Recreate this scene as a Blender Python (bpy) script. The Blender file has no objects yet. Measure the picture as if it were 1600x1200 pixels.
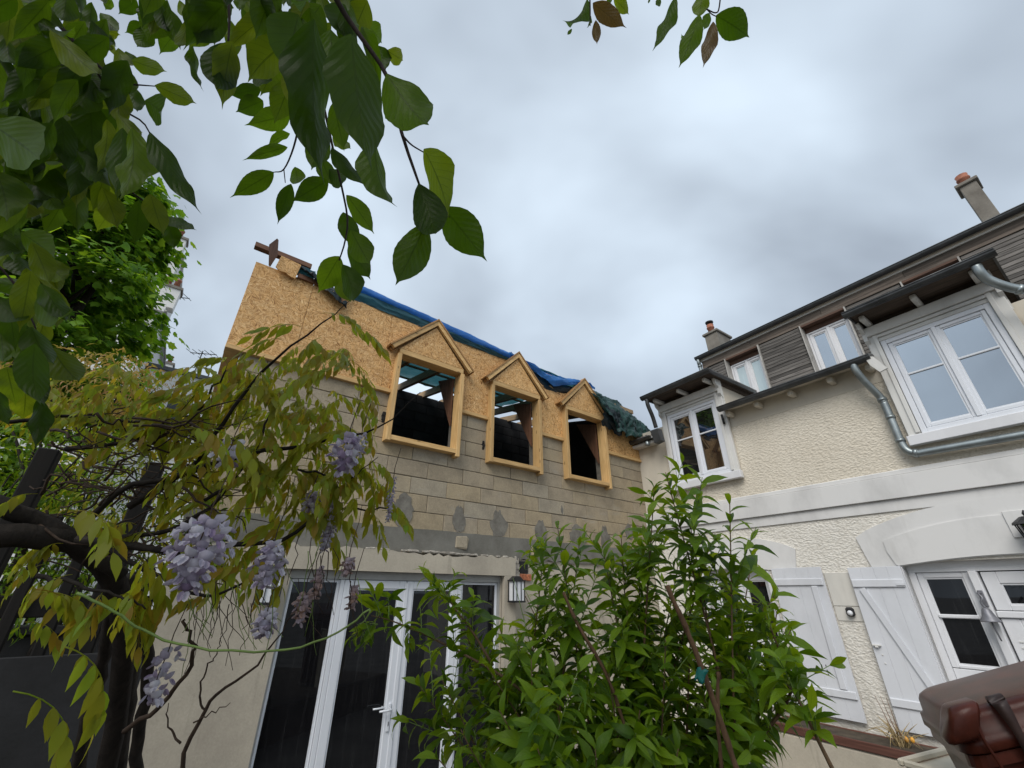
import bpy, bmesh, math, random
import numpy as np
from mathutils import Vector, Matrix
from mathutils import noise as mn

random.seed(7)
rng = np.random.default_rng(7)
scene = bpy.context.scene
col = scene.collection

# ------------------------------------------------------------------ camera
FOC, PITCH, ROLL, CAMZ = 0.65028, 0.46534, 0.00583, 1.95
cp, sp, cr, sr = math.cos(PITCH), math.sin(PITCH), math.cos(ROLL), math.sin(ROLL)
RC = Matrix(((1, 0, 0), (0, -sp, -cp), (0, cp, -sp))) @ Matrix(((cr, -sr, 0), (sr, cr, 0), (0, 0, 1)))
CAM = Vector((0, 0, CAMZ))
cam_data = bpy.data.cameras.new('camera')
cam = bpy.data.objects.new('camera', cam_data)
col.objects.link(cam)
cam_data.sensor_width = 36
cam_data.lens = 36 * FOC / 1.6
cam_data.clip_start = 0.02
cam_data.clip_end = 2000
cam.matrix_world = Matrix.Translation(CAM) @ RC.to_4x4()
scene.camera = cam

# ------------------------------------------------------------------ sky, sun, exposure
SUN_EL, SUN_AZ = math.radians(44), math.radians(203)      # azimuth of the sun's position, clockwise from +Y
world = bpy.data.worlds.new('World')
scene.world = world
world.use_nodes = True
wn, wl = world.node_tree.nodes, world.node_tree.links
wn.clear()
w_out = wn.new('ShaderNodeOutputWorld')
w_bg = wn.new('ShaderNodeBackground')
w_sky = wn.new('ShaderNodeTexSky')
w_sky.sky_type = 'NISHITA'
w_sky.sun_disc = False
w_sky.sun_elevation = SUN_EL
w_sky.sun_rotation = SUN_AZ
w_sky.dust_density = 3.0
w_bg.inputs['Strength'].default_value = 0.1
w_tc = wn.new('ShaderNodeTexCoord')
w_sep = wn.new('ShaderNodeSeparateXYZ')
wl.new(w_tc.outputs['Generated'], w_sep.inputs[0])
w_add = wn.new('ShaderNodeMath'); w_add.operation = 'ADD'; w_add.inputs[1].default_value = 0.62
w_abs = wn.new('ShaderNodeMath'); w_abs.operation = 'ABSOLUTE'
wl.new(w_sep.outputs['Z'], w_abs.inputs[0]); wl.new(w_abs.outputs[0], w_add.inputs[0])
w_dx = wn.new('ShaderNodeMath'); w_dx.operation = 'DIVIDE'
w_dy = wn.new('ShaderNodeMath'); w_dy.operation = 'DIVIDE'
wl.new(w_sep.outputs['X'], w_dx.inputs[0]); wl.new(w_add.outputs[0], w_dx.inputs[1])
wl.new(w_sep.outputs['Y'], w_dy.inputs[0]); wl.new(w_add.outputs[0], w_dy.inputs[1])
w_cmb = wn.new('ShaderNodeCombineXYZ')
wl.new(w_dx.outputs[0], w_cmb.inputs['X']); wl.new(w_dy.outputs[0], w_cmb.inputs['Y'])
w_n1 = wn.new('ShaderNodeTexNoise'); w_n1.inputs['Scale'].default_value = 2.1
w_n1.inputs['Detail'].default_value = 4; w_n1.inputs['Roughness'].default_value = 0.45; w_n1.inputs['Distortion'].default_value = 0.25
w_map = wn.new('ShaderNodeMapping'); w_map.inputs['Location'].default_value = (3.3, 1.7, 0); w_map.inputs['Scale'].default_value = (0.9, 1.1, 1)
w_map.inputs['Rotation'].default_value = (0, 0, math.radians(25))
wl.new(w_cmb.outputs[0], w_map.inputs['Vector']); wl.new(w_map.outputs[0], w_n1.inputs['Vector'])
w_rmp = wn.new('ShaderNodeValToRGB')
w_rmp.color_ramp.elements[0].position = 0.33; w_rmp.color_ramp.elements[0].color = (2.75, 3.15, 3.65, 1)
w_rmp.color_ramp.elements[1].position = 0.66; w_rmp.color_ramp.elements[1].color = (5.7, 6.6, 7.5, 1)
wl.new(w_n1.outputs['Fac'], w_rmp.inputs['Fac'])
w_mix = wn.new('ShaderNodeMixRGB'); w_mix.inputs['Fac'].default_value = 0.88
wl.new(w_sky.outputs[0], w_mix.inputs['Color1']); wl.new(w_rmp.outputs[0], w_mix.inputs['Color2'])
wl.new(w_mix.outputs[0], w_bg.inputs['Color']); wl.new(w_bg.outputs[0], w_out.inputs['Surface'])

sun_data = bpy.data.lights.new('sun', 'SUN')
sun_data.energy = 1.5
sun_data.angle = math.radians(35)
sun_data.color = (1.0, 0.965, 0.91)
sun = bpy.data.objects.new('sun', sun_data)
col.objects.link(sun)
sdir = Vector((math.sin(SUN_AZ) * math.cos(SUN_EL), math.cos(SUN_AZ) * math.cos(SUN_EL), math.sin(SUN_EL)))
sun.rotation_euler = sdir.to_track_quat('Z', 'Y').to_euler()
sun.location = (-4, -8, 14)

scene.view_settings.view_transform = 'Standard'
scene.view_settings.look = 'None'
scene.view_settings.exposure = 0.62
scene.view_settings.gamma = 1.0
scene.view_settings.use_curve_mapping = False
scene.render.engine = 'CYCLES'
scene.cycles.use_denoising = True
scene.cycles.max_bounces = 8
scene.cycles.transparent_max_bounces = 8

# ------------------------------------------------------------------ helpers
def ray(x, y):
    """direction through a point of the 1600 x 1200 picture, unit depth along the lens axis"""
    return RC @ Vector(((x - 800) / 1000 / FOC, -(y - 600) / 1000 / FOC, -1))

def at(x, y, t):
    return CAM + ray(x, y) * t

def proj(p):
    c = RC.transposed() @ (Vector(p) - CAM)
    if c.z > -1e-3:
        return (-9999, -9999, 0)
    return (800 + 1000 * FOC * c.x / -c.z, 600 - 1000 * FOC * c.y / -c.z, -c.z)

def tag(o, label=None, cat=None, group=None, kind=None):
    if label: o['label'] = label
    if cat: o['category'] = cat
    if group: o['group'] = group
    if kind: o['kind'] = kind
    return o

def empty(name, mat=None, parent=None):
    o = bpy.data.objects.new(name, None)
    o.empty_display_size = 0.1
    col.objects.link(o)
    if parent: o.parent = parent
    if mat is not None: o.matrix_local = mat
    return o

class MB:
    def __init__(s):
        s.v, s.f, s.sm, s.uv = [], [], [], {}
    def add(s, vs, fs, smooth=False):
        b = len(s.v)
        s.v += [tuple(p) for p in vs]
        for f in fs:
            s.f.append(tuple(i + b for i in f)); s.sm.append(smooth)
        return s
    def box(s, x0, x1, y0, y1, z0, z1, c=0.0, jit=0.0):
        if x0 > x1: x0, x1 = x1, x0
        if y0 > y1: y0, y1 = y1, y0
        if z0 > z1: z0, z1 = z1, z0
        if c <= 0:
            vs = [(x, y, z) for x in (x0, x1) for y in (y0, y1) for z in (z0, z1)]
            return s.add(vs, [(0, 1, 3, 2), (4, 6, 7, 5), (0, 4, 5, 1), (2, 3, 7, 6), (0, 2, 6, 4), (1, 5, 7, 3)])
        bm = bmesh.new()
        bmesh.ops.create_cube(bm, size=1)
        bmesh.ops.scale(bm, vec=(x1 - x0, y1 - y0, z1 - z0), verts=bm.verts)
        bmesh.ops.translate(bm, vec=((x0 + x1) / 2, (y0 + y1) / 2, (z0 + z1) / 2), verts=bm.verts)
        bmesh.ops.bevel(bm, geom=bm.edges[:], offset=min(c, (x1 - x0) / 2.2, (y1 - y0) / 2.2, (z1 - z0) / 2.2), segments=1, affect='EDGES')
        bm.verts.index_update()
        vs = [v.co + Vector((random.uniform(-jit, jit), random.uniform(-jit, jit), random.uniform(-jit, jit))) for v in bm.verts]
        fs = [[v.index for v in f.verts] for f in bm.faces]
        bm.free()
        return s.add(vs, fs)
    def prism(s, poly, axis, lo, hi):
        """closed polygon in the two other axes extruded along axis (0 x, 1 y, 2 z)"""
        n = len(poly)
        def p3(a, b, h):
            return {0: (h, a, b), 1: (a, h, b), 2: (a, b, h)}[axis]
        vs = [p3(a, b, lo) for a, b in poly] + [p3(a, b, hi) for a, b in poly]
        fs = [tuple(range(n)), tuple(range(2 * n - 1, n - 1, -1))] + [(i, (i + 1) % n, n + (i + 1) % n, n + i) for i in range(n)]
        return s.add(vs, fs)
    def bar(s, a, b, w, h, up=(0, 0, 1)):
        a, b = Vector(a), Vector(b)
        y = (b - a).normalized(); x = y.cross(Vector(up))
        x = x.normalized() if x.length > 1e-6 else Vector((1, 0, 0))
        z = x.cross(y)
        vs = [p + x * (i * w / 2) + z * (j * h / 2) for p in (a, b) for i in (-1, 1) for j in (-1, 1)]
        return s.add(vs, [(0, 1, 3, 2), (4, 6, 7, 5), (0, 4, 5, 1), (2, 3, 7, 6), (0, 2, 6, 4), (1, 5, 7, 3)])
    def tube(s, pts, r, n=8, cap=True, smooth=True):
        pts = [Vector(p) for p in pts]
        m = len(pts)
        rs = r if isinstance(r, (list, tuple)) else [r] * m
        d0 = (pts[1] - pts[0]).normalized()
        ref = Vector((0, 0, 1)) if abs(d0.z) < 0.9 else Vector((1, 0, 0))
        x = d0.cross(ref).normalized()
        vs, fs = [], []
        for i, p in enumerate(pts):
            d = (pts[min(i + 1, m - 1)] - pts[max(i - 1, 0)])
            d = d.normalized() if d.length > 1e-9 else d0
            x = (x - d * x.dot(d))
            x = x.normalized() if x.length > 1e-6 else d.orthogonal().normalized()
            y = d.cross(x)
            for k in range(n):
                a = 2 * math.pi * k / n
                vs.append(p + (x * math.cos(a) + y * math.sin(a)) * rs[i])
        for i in range(m - 1):
            for k in range(n):
                fs.append((i * n + k, i * n + (k + 1) % n, (i + 1) * n + (k + 1) % n, (i + 1) * n + k))
        if cap:
            fs += [tuple(range(n - 1, -1, -1)), tuple(range((m - 1) * n, m * n))]
        return s.add(vs, fs, smooth)
    def lathe(s, prof, center=(0, 0, 0), n=12, smooth=True):
        cx, cy, cz = center
        vs = [(cx + r * math.cos(2 * math.pi * k / n), cy + r * math.sin(2 * math.pi * k / n), cz + z) for r, z in prof for k in range(n)]
        fs = [(i * n + k, i * n + (k + 1) % n, (i + 1) * n + (k + 1) % n, (i + 1) * n + k) for i in range(len(prof) - 1) for k in range(n)]
        fs += [tuple(range(n - 1, -1, -1)), tuple(range((len(prof) - 1) * n, len(prof) * n))]
        return s.add(vs, fs, smooth)
    def mesh(s, name, mat=None, recalc=True):
        me = bpy.data.meshes.new(name)
        me.from_pydata(s.v, [], s.f)
        me.polygons.foreach_set('use_smooth', s.sm)
        if recalc:
            bm = bmesh.new(); bm.from_mesh(me)
            bmesh.ops.recalc_face_normals(bm, faces=bm.faces[:])
            bm.to_mesh(me); bm.free()
        if mat: me.materials.append(mat)
        return me
    def build(s, name, mat=None, parent=None, recalc=True):
        o = bpy.data.objects.new(name, s.mesh(name, mat, recalc))
        col.objects.link(o)
        if parent: o.parent = parent
        return o

def smooth_path(pts, n):
    """Catmull-Rom through points"""
    pts = [Vector(p) for p in pts]
    P = [pts[0] * 2 - pts[1]] + pts + [pts[-1] * 2 - pts[-2]]
    out = []
    segs = len(pts) - 1
    for i in range(n + 1):
        u = i / n * segs
        k = min(int(u), segs - 1); t = u - k
        a, b, c, d = P[k], P[k + 1], P[k + 2], P[k + 3]
        out.append(0.5 * ((2 * b) + (c - a) * t + (2 * a - 5 * b + 4 * c - d) * t * t + (3 * b - a - 3 * c + d) * t ** 3))
    return out

# ------------------------------------------------------------------ materials
class NT:
    def __init__(s, name):
        s.m = bpy.data.materials.new(name); s.m.use_nodes = True
        s.n, s.l = s.m.node_tree.nodes, s.m.node_tree.links
        s.n.clear()
        s.out = s.n.new('ShaderNodeOutputMaterial')
        s.b = s.n.new('ShaderNodeBsdfPrincipled')
        s.l.new(s.b.outputs[0], s.out.inputs['Surface'])
    def new(s, t, **kw):
        n = s.n.new(t)
        for k, v in kw.items():
            if k in n.inputs: n.inputs[k].default_value = v
            else: setattr(n, k, v)
        return n
    def link(s, a, b): s.l.new(a, b)
    def pos(s):
        return s.new('ShaderNodeNewGeometry').outputs['Position']
    def objco(s):
        return s.new('ShaderNodeTexCoord').outputs['Object']
    def mapping(s, src, scale=(1, 1, 1), rot=(0, 0, 0), loc=(0, 0, 0)):
        m = s.new('ShaderNodeMapping')
        m.inputs['Scale'].default_value = scale; m.inputs['Rotation'].default_value = rot; m.inputs['Location'].default_value = loc
        s.link(src, m.inputs['Vector']); return m.outputs[0]
    def noise(s, src, scale, detail=4, rough=0.55, dist=0.0):
        n = s.new('ShaderNodeTexNoise'); n.inputs['Scale'].default_value = scale
        n.inputs['Detail'].default_value = detail; n.inputs['Roughness'].default_value = rough; n.inputs['Distortion'].default_value = dist
        if src is not None: s.link(src, n.inputs['Vector'])
        return n.outputs['Fac']
    def ramp(s, fac, stops):
        r = s.new('ShaderNodeValToRGB')
        e = r.color_ramp.elements
        while len(e) < len(stops): e.new(0.5)
        for i, (p, c) in enumerate(stops):
            e[i].position = p
            e[i].color = (*c, 1) if len(c) == 3 else c
        s.link(fac, r.inputs['Fac']); return r.outputs['Color']
    def mix(s, fac, a, b, mode='MIX'):
        m = s.new('ShaderNodeMixRGB'); m.blend_type = mode
        for v, i in ((fac, 'Fac'), (a, 'Color1'), (b, 'Color2')):
            if isinstance(v, (int, float)): m.inputs[i].default_value = v
            elif isinstance(v, (tuple, list)): m.inputs[i].default_value = (*v, 1) if len(v) == 3 else v
            else: s.link(v, m.inputs[i])
        return m.outputs[0]
    def math(s, op, a, b=0.0):
        m = s.new('ShaderNodeMath'); m.operation = op
        for i, v in enumerate((a, b)):
            if isinstance(v, (int, float)): m.inputs[i].default_value = v
            else: s.link(v, m.inputs[i])
        return m.outputs[0]
    def rand(s):
        return s.new('ShaderNodeObjectInfo').outputs['Random']
    def bump(s, h, strength=0.3, dist=0.01):
        b = s.new('ShaderNodeBump'); b.inputs['Strength'].default_value = strength; b.inputs['Distance'].default_value = dist
        s.link(h, b.inputs['Height']); s.link(b.outputs[0], s.b.inputs['Normal']); return b
    def col(s, c):
        if isinstance(c, tuple): s.b.inputs['Base Color'].default_value = (*c, 1)
        else: s.link(c, s.b.inputs['Base Color'])
    def rough(s, r):
        if isinstance(r, (int, float)): s.b.inputs['Roughness'].default_value = r
        else: s.link(r, s.b.inputs['Roughness'])
    def spec(s, v): s.b.inputs['Specular IOR Level'].default_value = v

def simple(name, c, rough=0.6, var=0.12, scale=6.0, metal=0.0, bump=0.0, bscale=60.0, spec=0.4, objrand=0.0):
    t = NT(name)
    p = t.pos()
    n = t.noise(p, scale, 5, 0.6)
    d = tuple(x * (1 - var * 2) for x in c); u = tuple(min(1, x * (1 + var)) for x in c)
    colr = t.ramp(n, [(0.3, d), (0.7, u)])
    if objrand > 0:
        colr = t.mix(1.0, colr, t.ramp(t.rand(), [(0, (1 - objrand,) * 3), (1, (1 + objrand * 0.4,) * 3)]), 'MULTIPLY')
    t.col(colr); t.rough(rough); t.spec(spec)
    t.b.inputs['Metallic'].default_value = metal
    if bump > 0: t.bump(t.noise(p, bscale, 4, 0.6), bump, 0.004)
    return t.m

def wood(name, c1, c2, axis=2, rough=0.6, grain=70.0, rnd=0.2, knots=True):
    t = NT(name)
    o = t.objco()
    r = t.rand()
    off = t.new('ShaderNodeCombineXYZ')
    rr = t.math('MULTIPLY', r, 37.0)
    for i in range(3): t.link(rr, off.inputs[i])
    add = t.new('ShaderNodeVectorMath'); add.operation = 'ADD'
    t.link(o, add.inputs[0]); t.link(off.outputs[0], add.inputs[1])
    sc = [grain] * 3; sc[axis] = grain * 0.05
    v = t.mapping(add.outputs[0], tuple(sc))
    n = t.noise(v, 1.0, 5, 0.6, 0.6)
    sc2 = [9.0] * 3; sc2[axis] = 1.6
    n2 = t.noise(t.mapping(add.outputs[0], tuple(sc2)), 1.0, 3, 0.5, 0.8)
    c = t.ramp(n, [(0.3, c1), (0.68, c2)])
    c = t.mix(0.55, c, t.ramp(n2, [(0.3, (0.72, 0.70, 0.66)), (0.7, (1.12, 1.1, 1.06))]), 'MULTIPLY')
    if knots:
        sk = [11.0] * 3; sk[axis] = 3.4
        vo = t.new('ShaderNodeTexVoronoi'); vo.inputs['Scale'].default_value = 1.0
        t.link(t.mapping(add.outputs[0], tuple(sk)), vo.inputs['Vector'])
        c = t.mix(t.math('MULTIPLY', t.math('LESS_THAN', vo.outputs['Distance'], 0.11), 0.75), c, tuple(x * 0.33 for x in c1))
    c = t.mix(1.0, c, t.ramp(r, [(0, (1 - rnd,) * 3), (1, (1 + rnd * 0.5,) * 3)]), 'MULTIPLY')
    t.col(c); t.rough(rough); t.spec(0.3)
    t.bump(n, 0.25, 0.003)
    return t.m

def mat_osb():
    t = NT('chipboard')
    o = t.pos()
    def layer(seed, cell, s1, s2):
        src = t.mapping(o, (1, 1, 1), (0.3, 0.2, seed), (seed * 3.1, seed, seed * 1.7))
        vo = t.new('ShaderNodeTexVoronoi'); vo.inputs['Scale'].default_value = cell
        t.link(src, vo.inputs['Vector'])
        sepc = t.new('ShaderNodeSeparateColor'); t.link(vo.outputs['Color'], sepc.inputs[0])
        ang = t.math('MULTIPLY', sepc.outputs[0], 6.28)
        # in-plane coordinates of the facade: along u and z
        vr = t.new('ShaderNodeVectorRotate'); vr.rotation_type = 'AXIS_ANGLE'
        vr.inputs['Axis'].default_value = (0.6036, -0.7972, 0)
        t.link(src0, vr.inputs['Vector']); t.link(ang, vr.inputs['Angle'])
        n = t.noise(t.mapping(vr.outputs[0], (s1, s1, s2)), 1.0, 2, 0.5)
        return n, sepc.outputs[1]
    src0 = o
    n1, k1 = layer(0.7, 19.0, 10.0, 82.0)
    n2, k2 = layer(2.1, 26.0, 13.0, 102.0)
    a = t.ramp(n1, [(0.30, (0.25, 0.12, 0.04)), (0.48, (0.60, 0.345, 0.13)), (0.72, (0.84, 0.56, 0.27))])
    b = t.ramp(n2, [(0.32, (0.34, 0.17, 0.06)), (0.5, (0.62, 0.375, 0.155)), (0.7, (0.84, 0.60, 0.32))])
    c = t.mix(t.ramp(k2, [(0.45, (0, 0, 0)), (0.5, (1, 1, 1))]), a, b)
    c = t.mix(0.5, c, t.ramp(k1, [(0, (0.80, 0.77, 0.74)), (1, (1.1, 1.08, 1.05))]), 'MULTIPLY')
    big = t.noise(o, 1.3, 3)
    c = t.mix(0.5, c, t.ramp(big, [(0.3, (0.85, 0.82, 0.78)), (0.7, (1.1, 1.1, 1.1))]), 'MULTIPLY')
    c = t.mix(1.0, c, t.ramp(t.rand(), [(0, (0.92, 0.90, 0.88)), (1, (1.06, 1.05, 1.03))]), 'MULTIPLY')
    t.col(c); t.rough(0.62); t.spec(0.3)
    t.bump(n1, 0.25, 0.003)
    return t.m

def mat_block():
    t = NT('concrete_block')
    p = t.pos(); r = t.rand()
    off = t.new('ShaderNodeVectorMath'); off.operation = 'ADD'
    cb = t.new('ShaderNodeCombineXYZ'); t.link(t.math('MULTIPLY', r, 9.0), cb.inputs[0])
    t.link(p, off.inputs[0]); t.link(cb.outputs[0], off.inputs[1])
    n = t.noise(off.outputs[0], 4.0, 5, 0.65)
    f = t.noise(p, 90.0, 4, 0.7)
    g = t.noise(p, 34.0, 3, 0.6)
    base = t.ramp(r, [(0.0, (0.355, 0.30, 0.222)), (0.35, (0.375, 0.31, 0.217)), (0.7, (0.395, 0.32, 0.212)), (1.0, (0.365, 0.318, 0.242))])
    c = t.mix(0.8, base, t.ramp(n, [(0.25, (0.66, 0.66, 0.67)), (0.55, (1, 1, 1)), (0.8, (1.14, 1.11, 1.05))]), 'MULTIPLY')
    c = t.mix(0.7, c, t.ramp(f, [(0.3, (0.72, 0.72, 0.72)), (0.7, (1.16, 1.16, 1.16))]), 'MULTIPLY')
    c = t.mix(0.35, c, t.ramp(g, [(0.3, (0.75, 0.75, 0.75)), (0.7, (1.15, 1.15, 1.15))]), 'MULTIPLY')
    # mortar smears and damp weathering
    wv = t.noise(t.mapping(p, (1.1, 1.1, 2.6)), 1.7, 4, 0.6, 0.4)
    c = t.mix(t.ramp(wv, [(0.60, (0, 0, 0)), (0.78, (0.6, 0.6, 0.6))]), c, (0.37, 0.355, 0.32))
    c = t.mix(t.ramp(t.noise(p, 0.8, 3), [(0.55, (0, 0, 0)), (0.8, (0.45, 0.45, 0.45))]), c, (0.16, 0.145, 0.12))
    t.col(c); t.rough(0.92); t.spec(0.2)
    t.bump(t.math('ADD', f, t.math('MULTIPLY', g, 0.7)), 0.55, 0.006)
    return t.m

def mat_cement(name, c, dark, scale=3.0, streak=False):
    t = NT(name)
    p = t.pos()
    n = t.noise(p, scale, 6, 0.65)
    f = t.noise(p, 60.0, 3, 0.6)
    cc = t.ramp(n, [(0.28, dark), (0.62, c), (0.85, tuple(x * 1.1 for x in c))])
    if streak:
        s = t.noise(t.mapping(p, (5.0, 5.0, 0.55)), 1.6, 4, 0.55)
        cc = t.mix(t.ramp(s, [(0.58, (0, 0, 0)), (0.75, (0.55, 0.55, 0.55))]), cc, tuple(x * 0.42 for x in c))
    cc = t.mix(0.35, cc, t.ramp(f, [(0.3, (0.8, 0.8, 0.8)), (0.7, (1.12, 1.12, 1.12))]), 'MULTIPLY')
    t.col(cc); t.rough(0.9); t.spec(0.2)
    t.bump(t.math('ADD', n, t.math('MULTIPLY', f, 0.35)), 0.35, 0.008)
    return t.m

def mat_roughcast():
    t = NT('roughcast')
    p = t.pos()
    d = t.new('ShaderNodeTexNoise'); d.inputs['Scale'].default_value = 14.0
    t.link(p, d.inputs['Vector'])
    wp = t.new('ShaderNodeVectorMath'); wp.operation = 'MULTIPLY_ADD'
    t.link(d.outputs['Color'], wp.inputs[0]); wp.inputs[1].default_value = (0.035, 0.035, 0.035); t.link(p, wp.inputs[2])
    mp = t.mapping(wp.outputs[0], (1, 1, 1.55))
    vo = t.new('ShaderNodeTexVoronoi'); vo.feature = 'SMOOTH_F1'; vo.inputs['Scale'].default_value = 31.0
    t.link(mp, vo.inputs['Vector'])
    n = t.noise(mp, 36.0, 4, 0.6)
    h = t.math('SUBTRACT', t.math('MULTIPLY', n, 1.1), vo.outputs['Distance'])
    big = t.noise(p, 1.4, 4, 0.6)
    c = t.ramp(big, [(0.3, (0.67, 0.605, 0.50)), (0.7, (0.74, 0.68, 0.575))])
    c = t.mix(t.ramp(h, [(-0.0, (0.2, 0.2, 0.2)), (0.22, (0, 0, 0))]), c, (0.45, 0.40, 0.31))
    st = t.noise(t.mapping(p, (4.0, 4.0, 0.45)), 1.4, 5, 0.6)
    c = t.mix(t.ramp(st, [(0.55, (0, 0, 0)), (0.8, (0.4, 0.4, 0.4))]), c, (0.36, 0.33, 0.27))
    t.col(c); t.rough(0.95); t.spec(0.15)
    t.bump(h, 0.55, 0.022)
    return t.m

def mat_white(name, c=(0.80, 0.80, 0.80), rough=0.5, dirt=0.25, scale=2.0):
    t = NT(name)
    p = t.pos()
    n = t.noise(t.mapping(p, (1, 1, 0.6)), scale, 6, 0.65)
    s = t.noise(t.mapping(p, (7.0, 7.0, 0.7)), 1.5, 4, 0.6)
    cc = t.ramp(n, [(0.25, tuple(x * (1 - dirt) for x in c)), (0.55, c)])
    cc = t.mix(t.ramp(s, [(0.6, (0, 0, 0)), (0.85, (1.1 * dirt,) * 3)]), cc, (0.32, 0.30, 0.26))
    t.col(cc); t.rough(rough); t.spec(0.4)
    t.bump(t.noise(p, 45.0, 3), 0.08, 0.003)
    return t.m

def mat_glass(name, tint=(0.02, 0.022, 0.025), refl=0.12, see=0.0, gcol=(0.9, 0.95, 1.0)):
    """window pane: dark room seen through it plus a mirror coat"""
    t = NT(name)
    sm = t.noise(t.mapping(t.pos(), (30.0, 30.0, 1.6)), 1.0, 4, 0.7)
    t.col(t.ramp(sm, [(0.5, tint), (0.8, tuple(min(1, x * 1.25 + 0.012) for x in tint))])); t.rough(0.9); t.spec(0.0)
    g = t.new('ShaderNodeBsdfGlossy'); g.inputs['Roughness'].default_value = 0.015
    g.inputs['Color'].default_value = (*gcol, 1)
    lw = t.new('ShaderNodeLayerWeight'); lw.inputs['Blend'].default_value = 0.35
    fac = t.math('ADD', t.math('MULTIPLY', lw.outputs['Fresnel'], 0.5), refl)
    p = t.pos()
    b = t.new('ShaderNodeBump'); b.inputs['Strength'].default_value = 0.02; b.inputs['Distance'].default_value = 0.02
    t.link(t.noise(p, 2.5, 2), b.inputs['Height']); t.link(b.outputs[0], g.inputs['Normal'])
    mx = t.new('ShaderNodeMixShader')
    t.link(fac, mx.inputs[0]); t.link(t.b.outputs[0], mx.inputs[1]); t.link(g.outputs[0], mx.inputs[2])
    last = mx.outputs[0]
    if see > 0:
        tr = t.new('ShaderNodeBsdfTransparent')
        m2 = t.new('ShaderNodeMixShader'); m2.inputs[0].default_value = 1 - see
        t.link(tr.outputs[0], m2.inputs[1]); t.link(last, m2.inputs[2]); last = m2.outputs[0]
    t.link(last, t.out.inputs['Surface'])
    return t.m

def mat_tarp(name, c, trans, rough=0.38):
    t = NT(name)
    p = t.pos()
    n = t.noise(p, 3.0, 5, 0.6)
    t.col(t.ramp(n, [(0.3, tuple(x * 0.65 for x in c)), (0.7, tuple(min(1, x * 1.15) for x in c))]))
    t.rough(rough); t.spec(0.5)
    ck = t.noise(t.mapping(p, (1, 1, 2.0)), 7.0, 5, 0.55, 1.5)
    t.bump(ck, 0.5, 0.03)
    tl = t.new('ShaderNodeBsdfTranslucent'); tl.inputs['Color'].default_value = (*trans, 1)
    mx = t.new('ShaderNodeMixShader'); mx.inputs[0].default_value = 0.42
    t.link(t.b.outputs[0], mx.inputs[1]); t.link(tl.outputs[0], mx.inputs[2]); t.link(mx.outputs[0], t.out.inputs['Surface'])
    return t.m

def mat_leaf(name, cols, trans, tmix=0.4, rough=0.42, veins=True, spec=0.4):
    """cols: ramp of leaf colours picked per leaf"""
    t = NT(name)
    g = t.new('ShaderNodeNewGeometry')
    rr = t.math('FRACT', t.math('ADD', t.rand(), g.outputs['Random Per Island']))
    k = len(cols)
    c = t.ramp(rr, [(i / (k - 1), cc) for i, cc in enumerate(cols)])
    tr = t.ramp(rr, [(i / (k - 1), cc) for i, cc in enumerate(trans)])
    n = t.noise(t.objco(), 5.0, 3)
    c = t.mix(0.5, c, t.ramp(n, [(0.3, (0.75, 0.75, 0.75)), (0.7, (1.15, 1.15, 1.15))]), 'MULTIPLY')
    if veins:
        uv = t.new('ShaderNodeUVMap')
        sp_ = t.new('ShaderNodeSeparateXYZ'); t.link(uv.outputs[0], sp_.inputs[0])
        ax = t.math('ABSOLUTE', t.math('SUBTRACT', sp_.outputs[0], 0.5))
        ph = t.math('SUBTRACT', t.math('MULTIPLY', sp_.outputs[1], 9.0), t.math('MULTIPLY', ax, 5.0))
        fr = t.math('ABSOLUTE', t.math('SUBTRACT', t.math('FRACT', ph), 0.5))
        v = t.math('LESS_THAN', fr, 0.06)
        mid = t.math('LESS_THAN', ax, 0.022)
        vm = t.math('MAXIMUM', t.math('MULTIPLY', v, 0.45), mid)
        c = t.mix(t.math('MULTIPLY', vm, 0.30), c, tuple(min(1, x * 1.5) for x in cols[-1]))
        bl = t.noise(t.objco(), 14.0, 4, 0.7)
        c = t.mix(t.ramp(bl, [(0.66, (0, 0, 0)), (0.74, (0.5, 0.5, 0.5))]), c, (0.07, 0.05, 0.015))
        tr = t.mix(t.math('MULTIPLY', vm, 0.55), tr, tuple(x * 0.5 for x in trans[0]))
        t.bump(t.math('SUBTRACT', fr, t.math('MULTIPLY', mid, 0.5)), 0.25, 0.004)
    t.col(c); t.rough(rough); t.spec(spec)
    tl = t.new('ShaderNodeBsdfTranslucent'); t.link(tr, tl.inputs['Color'])
    mx = t.new('ShaderNodeMixShader'); mx.inputs[0].default_value = tmix
    t.link(t.b.outputs[0], mx.inputs[1]); t.link(tl.outputs[0], mx.inputs[2]); t.link(mx.outputs[0], t.out.inputs['Surface'])
    return t.m

def mat_bark(name, c, d, scale=14.0):
    t = NT(name)
    p = t.pos()
    n = t.noise(t.mapping(p, (1, 1, 0.35)), scale, 6, 0.7, 0.5)
    t.col(t.ramp(n, [(0.3, d), (0.7, c)])); t.rough(0.85); t.spec(0.2)
    t.bump(n, 0.6, 0.01)
    return t.m

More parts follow.
